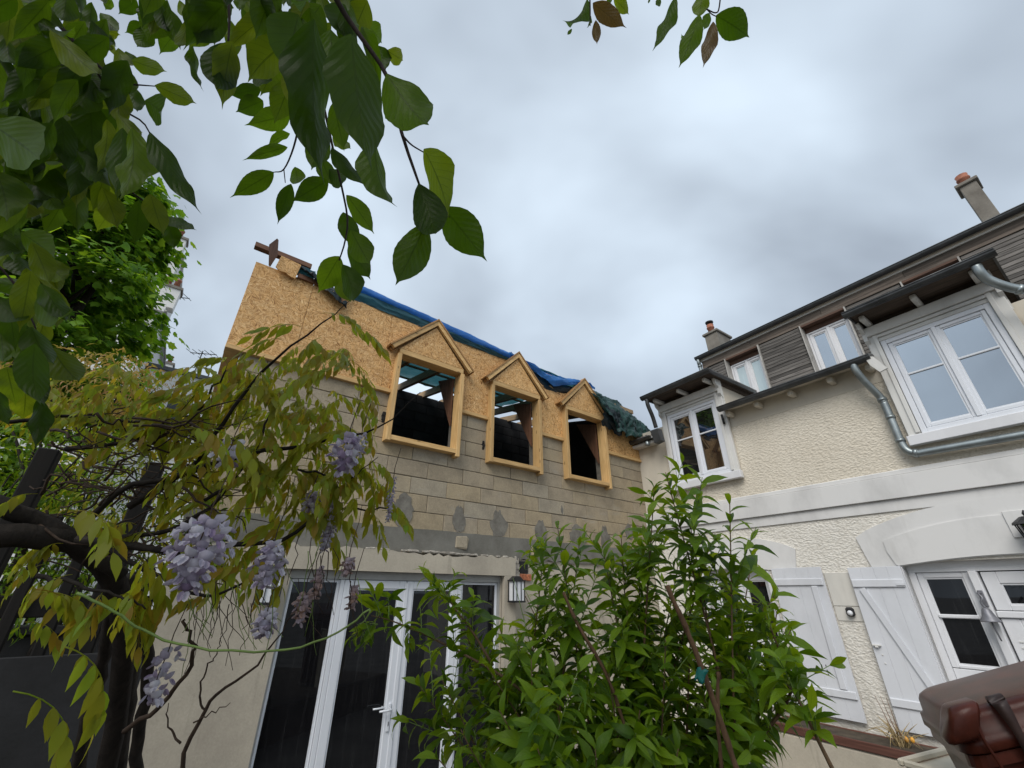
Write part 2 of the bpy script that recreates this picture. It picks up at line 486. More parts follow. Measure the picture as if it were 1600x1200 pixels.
M = {}
M['osb'] = mat_osb()
M['block'] = mat_block()
M['mortar'] = simple('mortar', (0.15, 0.138, 0.118), 0.95, 0.15, 12)
M['cement'] = mat_cement('cement_band', (0.20, 0.192, 0.168), (0.125, 0.118, 0.10), 3.5)
M['patch'] = mat_cement('cement_patch', (0.22, 0.205, 0.175), (0.11, 0.10, 0.085), 9.0)
M['plaster'] = mat_cement('old_plaster', (0.48, 0.43, 0.345), (0.36, 0.32, 0.26), 2.0, True)
M['rubble'] = mat_cement('broken_plaster', (0.42, 0.39, 0.34), (0.14, 0.12, 0.10), 14.0)
M['brick'] = simple('red_brick', (0.42, 0.15, 0.075), 0.9, 0.25, 20)
M['roughcast'] = mat_roughcast()
_rc = M['roughcast'].copy(); _rc.name = 'pale_roughcast'; M['roughcast_pale'] = _rc
for _n in _rc.node_tree.nodes:
    if _n.type == 'VALTORGB' and _n.color_ramp.elements[0].color[0] > 0.6:
        _n.color_ramp.elements[0].color = (0.70, 0.665, 0.60, 1); _n.color_ramp.elements[1].color = (0.77, 0.735, 0.67, 1)
M['smoothcream'] = mat_white('smooth_cream_render', (0.60, 0.55, 0.46), 0.9, 0.18)
M['whiterender'] = mat_white('white_painted_render', (0.67, 0.66, 0.645), 0.85, 0.22)
M['white'] = mat_white('white_paint', (0.70, 0.70, 0.715), 0.45, 0.12)
M['palequoin'] = mat_white('pale_quoin_paint', (0.64, 0.615, 0.56), 0.85, 0.2)
M['shutter'] = mat_white('pale_shutter_paint', (0.655, 0.665, 0.695), 0.5, 0.16)
M['pvc'] = mat_white('white_plastic', (0.70, 0.72, 0.76), 0.3, 0.05)
M['oldwhite'] = mat_white('weathered_white_paint', (0.66, 0.65, 0.62), 0.6, 0.3)
M['greyframe'] = simple('grey_frame', (0.40, 0.40, 0.385), 0.5, 0.08)
M['pine'] = wood('new_pine', (0.50, 0.30, 0.115), (0.74, 0.50, 0.235), 2)
M['pine_x'] = wood('new_pine_level', (0.50, 0.30, 0.115), (0.74, 0.50, 0.235), 0)
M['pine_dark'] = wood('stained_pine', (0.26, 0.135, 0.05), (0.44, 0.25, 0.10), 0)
M['rafter'] = wood('rafter_pine', (0.30, 0.20, 0.11), (0.50, 0.36, 0.22), 1)
M['oldboard'] = wood('old_brown_board', (0.10, 0.048, 0.028), (0.21, 0.105, 0.062), 0, knots=False)
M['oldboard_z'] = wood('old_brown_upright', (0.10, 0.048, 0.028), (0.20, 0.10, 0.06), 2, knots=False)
M['cladding'] = wood('grey_cladding', (0.065, 0.061, 0.058), (0.225, 0.21, 0.196), 0, 0.85, 60, 0.45, knots=False)
M['fascia'] = wood('brown_fascia', (0.080, 0.066, 0.056), (0.215, 0.175, 0.145), 0, 0.8, 40, 0.45, knots=False)
M['trimgrey'] = simple('weathered_grey_trim', (0.42, 0.40, 0.37), 0.8, 0.2, 5)
M['soffitdark'] = wood('dark_soffit_board', (0.045, 0.035, 0.028), (0.12, 0.09, 0.07), 0, 0.85, 40, 0.3, knots=False)
M['reveal'] = wood('red_brown_reveal', (0.075, 0.042, 0.03), (0.15, 0.085, 0.06), 0, 0.7, 50)
M['shade_dark'] = simple('interior_shade', (0.018, 0.018, 0.019), 0.95, 0.2, 3)  # near-black colour stands in for shade in rooms, loft and holes
M['shade_block'] = simple('shade_dark_block', (0.030, 0.030, 0.032), 0.95, 0.2, 5, objrand=0.35)  # shade of the loft is put into the colour of these blocks
M['zinc'] = simple('zinc', (0.085, 0.088, 0.09), 0.42, 0.18, 5, metal=0.55)
M['pipe'] = simple('galvanised_pipe', (0.30, 0.335, 0.34), 0.38, 0.16, 5, metal=0.7)
M['darkmetal'] = simple('dark_metal', (0.022, 0.022, 0.023), 0.5, 0.15, 10)
M['roofsheet'] = simple('grey_roof_sheet', (0.13, 0.13, 0.13), 0.6, 0.2, 4)
M['tile'] = simple('weathered_roof_tile', (0.17, 0.135, 0.11), 0.9, 0.3, 18, objrand=0.5)
M['terracotta'] = simple('terracotta', (0.36, 0.14, 0.085), 0.75, 0.2, 15)
M['chimney'] = mat_cement('chimney_render', (0.235, 0.215, 0.185), (0.15, 0.135, 0.115), 4.0)
M['blue'] = mat_tarp('blue_tarpaulin', (0.045, 0.20, 0.56), (0.08, 0.38, 0.75))
M['teal'] = mat_tarp('teal_tarpaulin', (0.032, 0.13, 0.17), (0.035, 0.135, 0.16))
M['green'] = mat_tarp('green_tarpaulin', (0.030, 0.085, 0.075), (0.01, 0.03, 0.027), 0.35)
M['blacktarp'] = mat_tarp('dark_sheet', (0.020, 0.034, 0.040), (0.006, 0.01, 0.012), 0.4)
M['glass_dark'] = mat_glass('dark_pane', (0.007, 0.007, 0.008), 0.018)
M['glass_sky'] = mat_glass('reflective_pane', (0.03, 0.033, 0.035), 0.46, 0, (0.80, 0.86, 0.92))
M['glass_mid'] = mat_glass('dormer_pane', (0.012, 0.012, 0.012), 0.20, 0, (0.9, 0.9, 0.9))
M['glass_pale'] = mat_glass('curtained_pane', (0.42, 0.50, 0.50), 0.22, 0, (0.85, 0.92, 0.95))
M['lampglass'] = simple('milky_lamp_glass', (0.74, 0.75, 0.77), 0.25, 0.05)
M['bell'] = simple('grey_bell_metal', (0.20, 0.20, 0.22), 0.45, 0.15, 20, metal=0.3)
M['bin'] = simple('brown_bin_plastic', (0.062, 0.015, 0.009), 0.30, 0.3, 9, bump=0.10, bscale=160, spec=0.22)
M['bin_dark'] = simple('dark_strap', (0.030, 0.015, 0.012), 0.5, 0.3, 12)
M['bin_green'] = simple('dark_green_plastic', (0.01, 0.06, 0.045), 0.4, 0.2, 10)
M['cream'] = simple('cream_plastic', (0.60, 0.54, 0.43), 0.6, 0.1, 8)
M['planter'] = wood('red_brown_planter', (0.085, 0.036, 0.026), (0.17, 0.075, 0.055), 0, 0.7, 40, knots=False)
M['straw'] = simple('dry_straw', (0.40, 0.30, 0.15), 0.8, 0.25, 30)
M['yellow'] = simple('yellow_seed_head', (0.75, 0.36, 0.05), 0.5, 0.2, 20)
M['tie'] = simple('teal_plastic_tie', (0.006, 0.14, 0.12), 0.4, 0.15, 20)
M['cane'] = mat_bark('brown_cane_bark', (0.17, 0.10, 0.055), (0.06, 0.034, 0.02), 40)
M['twig'] = mat_bark('shrub_bark', (0.20, 0.13, 0.075), (0.08, 0.05, 0.03), 30)
M['vine'] = mat_bark('vine_bark', (0.034, 0.027, 0.022), (0.010, 0.008, 0.007), 30)
M['vinetwig'] = mat_bark('vine_twig', (0.075, 0.05, 0.035), (0.03, 0.02, 0.015), 40)
M['cherrybark'] = mat_bark('cherry_bark', (0.07, 0.05, 0.045), (0.025, 0.018, 0.016), 25)
M['greenstem'] = simple('green_shoot', (0.16, 0.24, 0.055), 0.5, 0.15, 20)
M['fence'] = wood('shade_dark_fence_wood', (0.005, 0.0045, 0.004), (0.012, 0.010, 0.009), 2, 0.85, 50, knots=False)  # shade of the left corner is put into this near-black wood
M['gardenwall'] = mat_cement('shade_grey_wall', (0.032, 0.032, 0.034), (0.02, 0.02, 0.02), 3)  # shadow lying on the wall is put into this grey
M['soil'] = simple('garden_soil', (0.075, 0.058, 0.04), 0.95, 0.3, 8, bump=0.6, bscale=25)
M['ground'] = simple('courtyard_ground', (0.17, 0.16, 0.145), 0.95, 0.25, 1.5, bump=0.4, bscale=40)
M['farwhite'] = mat_white('far_white_render', (0.70, 0.69, 0.66), 0.9, 0.12, 0.5)
M['leaf_cherry'] = mat_leaf('cherry_leaf', [(0.014, 0.030, 0.003), (0.022, 0.046, 0.004), (0.034, 0.066, 0.006), (0.050, 0.080, 0.007)],
                            [(0.06, 0.13, 0.004), (0.11, 0.22, 0.006), (0.19, 0.33, 0.010), (0.34, 0.42, 0.014)], 0.52, 0.4, spec=0.16)
M['leaf_bronze'] = mat_leaf('bronze_cherry_leaf', [(0.06, 0.04, 0.015), (0.09, 0.055, 0.018)], [(0.17, 0.11, 0.02), (0.24, 0.14, 0.03)], 0.42, 0.4)
M['leaf_shrub'] = mat_leaf('shrub_leaf', [(0.034, 0.076, 0.005), (0.064, 0.136, 0.008), (0.108, 0.200, 0.010), (0.175, 0.285, 0.014), (0.085, 0.165, 0.008)],
                           [(0.12, 0.23, 0.005), (0.23, 0.37, 0.007), (0.36, 0.49, 0.010), (0.52, 0.63, 0.014), (0.30, 0.42, 0.008)], 0.40, 0.36, spec=0.26)
M['leaf_wist'] = mat_leaf('wisteria_leaf', [(0.135, 0.165, 0.014), (0.22, 0.215, 0.020), (0.20, 0.27, 0.024), (0.25, 0.16, 0.022), (0.16, 0.28, 0.025)],
                          [(0.42, 0.44, 0.02), (0.56, 0.50, 0.025), (0.50, 0.60, 0.03), (0.58, 0.38, 0.03), (0.46, 0.60, 0.03)], 0.48, 0.42, False, 0.2)
M['leaf_maple'] = mat_leaf('maple_leaf', [(0.045, 0.115, 0.010), (0.080, 0.175, 0.014), (0.12, 0.235, 0.018), (0.18, 0.30, 0.024)],
                           [(0.12, 0.28, 0.010), (0.20, 0.40, 0.014), (0.31, 0.52, 0.02), (0.44, 0.62, 0.03)], 0.45, 0.55, False, 0.2)
M['leaf_gold'] = mat_leaf('golden_leaf', [(0.20, 0.17, 0.025), (0.34, 0.25, 0.05), (0.36, 0.20, 0.08)],
                          [(0.35, 0.32, 0.04), (0.5, 0.4, 0.06), (0.5, 0.3, 0.1)], 0.4, 0.5, False)
M['petal'] = mat_leaf('lilac_petal', [(0.34, 0.29, 0.38), (0.51, 0.48, 0.57), (0.65, 0.63, 0.68), (0.28, 0.21, 0.33), (0.56, 0.53, 0.60)],
                      [(0.32, 0.27, 0.38), (0.42, 0.39, 0.48), (0.52, 0.5, 0.57), (0.26, 0.19, 0.32), (0.44, 0.42, 0.49)], 0.28, 0.5, False, 0.25)
M['petal_faded'] = mat_leaf('faded_petal', [(0.35, 0.24, 0.22), (0.42, 0.36, 0.42), (0.36, 0.22, 0.16)],
                            [(0.35, 0.25, 0.22), (0.42, 0.35, 0.4), (0.3, 0.2, 0.14)], 0.3, 0.6, False)
#SECTION-END-HEAD

# ================================================================== GROUND
def struct(name, mb, mat):
    o = mb.build(name, mat); o['kind'] = 'structure'; return o

struct('ground', MB().add([(-700, -700, 0), (700, -700, 0), (700, 700, 0), (-700, 700, 0)], [(0, 1, 2, 3)]), M['ground'])
# raised planting terrace on which the shrubs, the bin and the photographer stand
struct('garden_terrace', MB().box(-7, 3.4, -9, 2.55, -0.2, 0.45, 0.02), M['soil'])

# ================================================================== EXTENSION UNDER CONSTRUCTION (frame A: u along, d inwards, z)
UA = Vector((0.79724, 0.60366, 0)); NA = Vector((0.60366, -0.79724, 0)); DA = 4.85
FA = Matrix((UA.to_4d(), (-NA).to_4d(), (0, 0, 1, 0), (0, 0, 0, 1))).transposed()
FA[0][3], FA[1][3], FA[2][3] = -NA.x * DA, -NA.y * DA, 0
FA[3][0] = FA[3][1] = FA[3][2] = 0; FA[3][3] = 1
UB = Vector((0.55904, -0.82914, 0)); NB = Vector((-0.82914, -0.55904, 0))
FB = Matrix(((UB.x, -NB.x, 0, 2.5174), (UB.y, -NB.y, 0, 7.9896), (0, 0, 1, 0), (0, 0, 0, 1)))

ext = empty('house_extension', FA)
tag(ext, 'unfinished blockwork extension with chipboard upper storey, three empty dormer openings and a white french door', 'house')
UE = 6.87
W = [(1.677, 2.711), (3.20, 4.20), (4.74, 5.785)]
ZS, ZBT, ZOSB = 3.60, 2.62, 4.26
# wall core in mortar, set back behind the faces of the blocks
core = MB()
edges = [0.012] + [v for a, b in W for v in (a + 0.03, b - 0.03)] + [UE]
core.box(0.012, UE, 0.012, 0.185, ZBT, ZS + 0.02)
for i in range(0, len(edges), 2):
    core.box(edges[i], edges[i + 1], 0.012, 0.185, ZS + 0.02, ZOSB + 0.03)
core.build('mortar_bed', M['mortar'], ext)
# concrete blocks, one by one
CH = 0.206
for k in range(8):
    z0 = ZBT + k * CH + 0.003; z1 = z0 + CH - 0.006
    spans = [(0.0, UE)] if z1 < ZS + 0.06 else [(0.0, W[0][0] + 0.02), (W[0][1] - 0.02, W[1][0] + 0.02), (W[1][1] - 0.02, W[2][0] + 0.02), (W[2][1] - 0.02, UE)]
    ph = (0.26 if k % 2 else 0.0) + random.uniform(-0.03, 0.03)
    for a, b in spans:
        js = [a]
        x = ph - 0.52
        while x < b:
            if x > a + 0.09 and x < b - 0.09: js.append(x + random.uniform(-0.012, 0.012))
            x += 0.52
        js.append(b)
        for p, q in zip(js[:-1], js[1:]):
            g = random.uniform(0.0015, 0.003)
            dj = random.uniform(-0.004, 0.004)
            MB().box(p + g, q - g, dj, 0.2 + dj, z0 + random.uniform(-0.002, 0.002), z1 + random.uniform(-0.002, 0.002), 0.006, 0.0015).build('block', M['block'], ext)
# ring beam, plaster facing of the ground floor, door recess
rb = MB()
n = 60
bt, bb = [], []
for i in range(n + 1):
    u = UE * i / n
    bt.append((u, 2.632 + random.uniform(-0.006, 0.006))); bb.append((u, 2.355 + random.uniform(-0.02, 0.02)))
rb.prism(bb + bt[::-1], 1, -0.008, 0.2)
rb.build('ring_beam', M['cement'], ext)
DU0, DU1, DZ = 0.985, 3.53, 2.15
MB().box(0.03, DU0, 0.0, 0.2, 0, 2.36).box(DU1, UE, 0.02, 0.2, 0, 2.36).box(DU0, DU1, 0.02, 0.2, DZ + 0.01, 2.36).build('plaster_wall', M['plaster'], ext)
# rendered door surround, ragged top edge
top = []
for i in range(50):
    u = 0.55 + (3.71 - 0.55) * i / 49
    top.append((u, 2.375 + random.uniform(-0.022, 0.016) - (0.02 if 0.55 < (u - 1.6) < 1.5 else 0)))
MB().prism([(0.55, DZ)] + [(3.71, DZ)] + top[::-1], 1, -0.055, -0.001).prism([(DU1, 0), (3.71, 0), (3.71, DZ - 0.002), (DU1, DZ - 0.002)], 1, -0.055, -0.001).build('door_surround', M['plaster'], ext)
# crumbs of broken plaster along the top of the surround
cr_ = MB()
for i in range(70):
    u = random.choice([random.uniform(1.6, 3.6), random.uniform(2.2, 3.1)])
    s = random.uniform(0.008, 0.028)
    cr_.box(u - s * 1.6, u + s * 1.6, -0.06 + random.uniform(0, 0.03), -0.01, 2.375 - s * 0.4, 2.375 + s * 0.7, s * 0.3, s * 0.2)
for i in range(26):
    s = random.uniform(0.01, 0.03); z = random.uniform(2.05, 2.36)
    cr_.box(3.71 + random.uniform(0, 0.09) - s, 3.72 + random.uniform(0, 0.06) + s, -0.03, 0.03, z - s, z + s * 1.5, s * 0.4, s * 0.25)
o = cr_.build('broken_plaster', M['rubble'], ext); o['kind'] = 'stuff'
MB().box(2.80, 2.97, -0.03, 0.03, 2.44, 2.585, 0.012, 0.012).build('block_fragment', M['block'], ext)
MB().box(4.03, 4.2, -0.02, 0.03, 2.42, 2.55, 0.012, 0.012).build('block_fragment', M['block'], ext)
MB().box(3.80, 3.97, 0.003, 0.03, 2.19, 2.34).build('hole_shade_slab', M['shade_dark'], ext)  # dark slab, the shade of a hole put into its colour
for i in range(3):
    MB().box(3.80 + i * 0.075, 3.868 + i * 0.075, -0.014, 0.02, 2.10, 2.18, 0.006, 0.004).build('brick', M['brick'], ext)
# cement patches on the lowest block courses
for (u, z, w, h) in [(2.05, 2.84, 0.28, 0.36), (2.83, 2.80, 0.19, 0.34), (3.45, 2.78, 0.27, 0.36), (4.22, 2.77, 0.22, 0.34), (4.98, 2.76, 0.38, 0.32), (5.62, 2.77, 0.22, 0.36), (6.25, 2.92, 0.22, 0.24), (4.66, 3.12, 0.05, 0.13)]:
    poly = []
    for a in range(34):
        t_ = 2 * math.pi * a / 34
        sx = math.cos(t_); sz = math.sin(t_)
        k = 1 + random.uniform(-0.10, 0.10) + 0.28 * mn.noise(Vector((sx * 1.6, sz * 1.6, u * 7)))
        wid = w / 2 * (0.75 if sz > 0.3 else 1.0)
        poly.append((u + wid * sx * k, max(2.635, z + h / 2 * sz * k)))
    MB().prism(poly, 1, -0.0065 - random.uniform(0, 0.002), 0.0).build('cement_patch', M['patch'], ext)
# dark patches coloured as the shade in holes chipped beside the dormer frames
for (u, z) in [(1.655, 3.86), (3.16, 3.80), (5.83, 3.85)]:
    for j in range(3):
        s = random.uniform(0.02, 0.035)
        MB().box(u - s, u + s * 0.8, -0.0055 - j * 0.001, 0.01, z + j * 0.05 - s, z + j * 0.05 + s, 0.008, 0.006).build('chip_shade_patch', M['shade_dark'], ext)
# chipboard sheets of the upper storey and the batten under them
def sheet(u0, u1, z0, z1, name='chipboard_sheet', mat='osb', d0=-0.022, d1=-0.002):
    return MB().box(u0, u1, d0 + random.uniform(-0.002, 0.002), d1, z0, z1, 0.0015).build(name, M[mat], ext)
ZT = 5.44
sheet(-0.15, 0.498, 4.30, ZT); sheet(0.502, 1.548, 4.30, 5.06); sheet(0.502, 1.548, 5.064, ZT)
sheet(1.552, W[0][0] + 0.03, 4.30, ZT); sheet(W[0][1] - 0.03, W[1][0] + 0.03, 4.30, ZT)
sheet(W[1][1] - 0.03, W[2][0] + 0.03, 4.30, ZT); sheet(W[2][1] - 0.03, UE - 0.02, 4.30, 5.15)
for a, b in W: sheet(a + 0.031, b - 0.031, 4.86, ZT if a < 4 else 5.30)
for a, b in ((-0.15, W[0][0]), (W[0][1], W[1][0]), (W[1][1], W[2][0]), (W[2][1], UE - 0.03)):
    MB().box(a, b, -0.05, 0.10, 4.245, 4.298, 0.004).build('batten', M['pine_x'], ext)
MB().box(-0.15, -0.128, 0.0, 3.0, 4.30, ZT, 0.002).build('gable_sheet', M['osb'], ext)
MB().box(-0.148, 0.0, 0.10, 3.0, 4.25, 4.298, 0.003).build('gable_batten', M['pine'], ext)
for u in (0.5, 1.55): MB().box(u - 0.04, u + 0.04, 0.0, 0.10, 4.30, 5.42).build('stud', M['rafter'], ext)
# side, back and right walls, floor of the loft
MB().box(0.04, 0.195, 0.201, 3.2, 0, 4.24).build('side_wall', M['block'], ext)
MB().box(0.2, UE, 0.21, 3.0, 2.40, 2.55).build('loft_floor', M['shade_dark'], ext)
bw = MB().box(0.2, UE + 0.6, 3.02, 3.2, 0, 5.80).build('back_wall', M['shade_dark'], ext)
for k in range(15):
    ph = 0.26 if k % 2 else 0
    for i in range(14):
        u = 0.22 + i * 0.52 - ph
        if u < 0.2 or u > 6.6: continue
        MB().box(u + 0.006, u + 0.51, 3.0, 3.05, 2.75 + k * 0.206, 2.75 + k * 0.206 + 0.197, 0.005).build('rear_block', M['shade_block'], ext)
MB().prism([(0.2, 2.4), (3.0, 2.4), (3.0, 5.95), (0.2, 5.30)], 0, UE - 0.02, UE + 0.2).build('party_wall', M['shade_dark'], ext)
for u in (0.55, 1.16, 1.75, 2.33, 2.92, 3.50, 4.08, 4.68, 5.25, 5.84, 6.4):
    a = (u, 0.06, 5.33); b = (u, 3.35, 5.33 + 3.29 * 0.185)
    MB().bar(a, b, 0.07, 0.14).build('rafter', M['rafter'], ext)
for d in (0.9, 1.75, 2.55):
    MB().box(0.2, 6.4, d, d + 0.05, 5.425 + d * 0.185, 5.45 + d * 0.185).build('roof_batten', M['rafter'], ext)
MB().box(3.9, 4.04, 2.6, 2.74, 2.55, 5.75).build('post', M['shade_dark'], ext)
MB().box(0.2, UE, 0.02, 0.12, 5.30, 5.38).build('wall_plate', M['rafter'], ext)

def dormer(u0, u1):
    """wooden dormer front: posts, sill, header, gable board, two sloping roof boards"""
    e = empty('dormer', None, ext)
    f = -0.12
    c = (u0 + u1) / 2
    pw = 0.060
    MB().box(u0, u0 + pw, f, 0.06, ZS, 4.818, 0.004).build('post', M['pine'], e)
    MB().box(u1 - pw, u1, f, 0.06, ZS - 0.03, 4.818, 0.004).build('post', M['pine'], e)
    MB().box(u0 + pw, u1 - pw, f + 0.006, 0.10, ZS + 0.012, ZS + 0.075, 0.004).build('sill', M['pine_x'], e)
    MB().box(u0 + 0.02, u1 - 0.02, f + 0.004, 0.06, 4.82, 4.895, 0.004).build('header', M['pine_x'], e)
    za, ze = 5.45, 4.88
    MB().prism([(u0 + 0.03, 4.897), (u1 - 0.03, 4.897), (c, za - 0.02)], 1, f + 0.004, f + 0.03).build('gable_board', M['osb'], e)
    hw = (u1 - u0) / 2 + 0.075
    for s in (-1, 1):
        t_ = 0.055
        sl = math.hypot(hw, za - ze + 0.02)
        nx, nz = s * (za - ze) / sl, hw / sl
        p0 = (c, za); p1 = (c + s * hw, ze - 0.03)
        poly = [p0, p1, (p1[0] + nx * t_, p1[1] + nz * t_), (c, za + t_ / nz)]
        MB().prism(poly, 1, f - 0.035, f + 0.012).build('bargeboard', M['pine_x'], e)
        t2 = 0.022
        off = t_ + 0.002
        poly = [(c, za + off / nz), (p1[0] + nx * off + s * 0.015, p1[1] + nz * off - 0.015 * (za - ze) / hw), (p1[0] + nx * (off + t2) + s * 0.015, p1[1] + nz * (off + t2) - 0.015 * (za - ze) / hw), (c, za + (off + t2) / nz)]
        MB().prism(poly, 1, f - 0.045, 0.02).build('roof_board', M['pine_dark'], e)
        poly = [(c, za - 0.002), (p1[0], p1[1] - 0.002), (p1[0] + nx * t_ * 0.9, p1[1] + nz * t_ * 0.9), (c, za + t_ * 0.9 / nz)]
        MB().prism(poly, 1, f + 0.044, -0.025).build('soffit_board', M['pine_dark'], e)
    # inner cheek seen through the opening on the right
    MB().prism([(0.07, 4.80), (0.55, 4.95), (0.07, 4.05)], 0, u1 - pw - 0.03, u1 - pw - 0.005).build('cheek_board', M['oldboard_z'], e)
    # side cheeks between the post and the chipboard wall
    return e
for a, b in W: dormer(a, b)

# french door with two leaves between two fixed lights
def pane_frame(parent, u0, u1, z0, z1, d0, d1, bw, glass, mat='pvc', name='sash', bot=None):
    bot = bw if bot is None else bot
    f = MB()
    c = 0.006
    f.box(u0, u0 + bw, d0, d1, z0, z1, c).box(u1 - bw, u1, d0, d1, z0, z1, c)
    f.box(u0 + bw, u1 - bw, d0, d1 - 0.001, z1 - bw, z1, c).box(u0 + bw, u1 - bw, d0, d1 - 0.001, z0, z0 + bot, c)
    # glazing bead, a thinner inner step
    b = 0.014
    for (a0, a1, y0, y1) in ((u0 + bw, u0 + bw + b, z0 + bot, z1 - bw), (u1 - bw - b, u1 - bw, z0 + bot, z1 - bw)):
        f.box(a0, a1, d0 + 0.012, d1 - 0.002, y0, y1)
    f.box(u0 + bw + b, u1 - bw - b, d0 + 0.012, d1 - 0.002, z1 - bw - b, z1 - bw).box(u0 + bw + b, u1 - bw - b, d0 + 0.012, d1 - 0.002, z0 + bot, z0 + bot + b)
    f.build(name, M[mat], parent)
    MB().box(u0 + bw + b - 0.003, u1 - bw - b + 0.003, d0 + 0.024, d0 + 0.032, z0 + bot + b - 0.003, z1 - bw - b + 0.003).build('pane', M[glass], parent)
fd = empty('french_door', None, ext)
f = MB().box(DU0, DU1, 0.045, 0.14, 2.07, DZ).box(DU0, DU0 + 0.022, 0.05, 0.14, 0, 2.068).box(DU1 - 0.035, DU1, 0.05, 0.14, 0, 2.068)
f.build('door_frame', M['greyframe'], fd)
pane_frame(fd, DU0 + 0.024, 1.485, 0.02, 2.066, 0.06, 0.12, 0.012, 'glass_dark', name='fixed_light')
MB().box(1.487, 1.53, 0.05, 0.13, 0, 2.066, 0.004).build('mullion', M['pvc'], fd)
pane_frame(fd, 1.532, 2.225, 0.02, 2.064, 0.048, 0.11, 0.082, 'glass_dark', name='door_leaf', bot=0.12)
pane_frame(fd, 2.232, 2.905, 0.02, 2.064, 0.048, 0.11, 0.082, 'glass_dark', name='door_leaf', bot=0.12)
MB().box(2.205, 2.25, 0.036, 0.05, 0.03, 2.05, 0.005).build('meeting_stile', M['pvc'], fd)
MB().box(2.908, 2.955, 0.05, 0.13, 0, 2.066, 0.004).build('mullion', M['pvc'], fd)
pane_frame(fd, 2.957, DU1 - 0.037, 0.02, 2.066, 0.06, 0.12, 0.012, 'glass_dark', name='fixed_light')
h = MB().box(2.165, 2.195, 0.032, 0.048, 0.72, 0.95, 0.004).tube([(2.18, 0.035, 0.90), (2.18, -0.012, 0.90), (2.13, -0.016, 0.90), (2.055, -0.012, 0.90)], 0.009, 8)
h.build('handle', M['pvc'], fd)
h = MB().tube([(2.10, 0.05, 0.925), (2.10, 0.0, 0.925), (2.03, -0.004, 0.925), (1.99, 0.0, 0.925)], 0.008, 8)
h.build('handle', M['pvc'], fd)
MB().box(2.176, 2.184, 0.030, 0.034, 0.765, 0.80).build('keyhole', M['darkmetal'], fd)
MB().box(DU0, DU1, 0.0, 0.16, 0.0, 0.018).build('threshold', M['greyframe'], fd)
MB().box(DU0, DU1, 0.5, 0.52, 0, DZ).build('room_shade_sheet', M['shade_dark'], ext)

# ---------------------------------------------------------------- tarpaulins on the roof
def sheet_grid(nu, nv, fn):
    vs = [fn(i / nu, j / nv) for j in range(nv + 1) for i in range(nu + 1)]
    fs = [(j * (nu + 1) + i, j * (nu + 1) + i + 1, (j + 1) * (nu + 1) + i + 1, (j + 1) * (nu + 1) + i) for j in range(nv) for i in range(nu)]
    return vs, fs
def interp(xs, ys, x):
    return float(np.interp(x, xs, ys))

def wob(u, v, s, a, seed=0):
    return mn.fractal(Vector((u * s, v * s, seed)), 0.6, 2.0, 4) * a
bt_ = empty('blue_tarpaulin', FA @ Matrix.Translation((0, 0, 0)))
tag(bt_, 'long blue tarpaulin rolled over the roof edge above the chipboard storey', 'tarpaulin')
def roof_fn(a, b):
    u = 0.85 + a * 4.55; d = -0.02 + b * 2.85
    return (u, d, 5.50 + d * 0.185 + wob(u, d, 2.2, 0.03, 3))
vs, fs = sheet_grid(60, 24, roof_fn)
MB().add(vs, fs, True).build('roof_sheet', M['teal'], bt_, False)
ROLL = lambda u: interp([0.8, 1.1, 1.76, 2.39, 2.97, 3.63, 4.33], [5.66, 5.675, 5.65, 5.61, 5.575, 5.54, 5.50], u)
vs, fs = sheet_grid(16, 12, lambda a, b: (5.3 + a * 1.5, 0.30 + b * 2.3, 5.42 + (0.30 + b * 2.3) * 0.185 + wob(a, b, 3, 0.03, 71)))
MB().add(vs, fs, True).build('dark_roof_sheet', M['blacktarp'], bt_, False)
def roll_fn(a, b):
    u = 0.82 + a * 3.3
    zt = ROLL(u)
    ang = b * 2 * math.pi
    r = 0.036 + wob(u * 1.2, b * 2, 1.6, 0.008, 5)
    k = 1 + 0.10 * math.sin(ang * 3 + u * 3)
    return (u, -0.045 + r * 1.1 * math.cos(ang) * k, zt - 0.062 + 1.6 * r * math.sin(ang) * k + wob(u, 0, 3, 0.008, 9))
vs, fs = sheet_grid(80, 16, roll_fn)
MB().add(vs, fs, True).build('rolled_edge', M['blue'], bt_, False)
def fold_fn(a, b):
    u = 0.95 + a * 2.75
    zt = ROLL(u) - 0.12
    zb = interp([0.8, 1.15, 1.48, 2.0, 2.4, 3.1, 3.7], [5.42, 5.425, 5.415, 5.40, 5.39, 5.39, 5.38], u)
    d = -0.075 + 0.045 * b + wob(u, b, 3, 0.02, 2)
    return (u, d, zt + (zb - zt) * b + wob(u * 1.2, b, 2.0, 0.012, 8))
vs, fs = sheet_grid(70, 8, fold_fn)
MB().add(vs, fs, True).build('hanging_fold', M['teal'], bt_, False)
def bulge_fn(a, b):
    u = 3.55 + a * 2.0
    zt = interp([3.5, 4.0, 4.5, 5.0, 5.4, 5.6], [5.55, 5.50, 5.50, 5.54, 5.56, 5.46], u)
    zb = interp([3.5, 3.99, 4.27, 4.49, 4.72, 5.1, 5.4, 5.6], [5.50, 5.38, 5.27, 5.19, 5.27, 5.38, 5.47, 5.43], u)
    d = 0.02 - 0.12 * b - 0.07 * math.sin(b * 3.1) + wob(u, b, 2.2, 0.05, 4)
    return (u, d, zt + (zb - zt) * b + wob(u, b * 1.4, 2.6, 0.03, 6))
vs, fs = sheet_grid(44, 18, bulge_fn)
MB().add(vs, fs, True).build('bulging_fold', M['blue'], bt_, False)
def under_fn(a, b):
    u = 4.05 + a * 1.35
    d = -0.05 + 0.03 * b + wob(u, b, 4, 0.03, 14)
    return (u, d, 5.34 - 0.24 * b * (0.5 + 0.5 * math.sin(a * 3.1)) + wob(u, b, 4.4, 0.03, 16))
vs, fs = sheet_grid(26, 8, under_fn)
MB().add(vs, fs, True).build('dark_lining', M['blacktarp'], bt_, False)

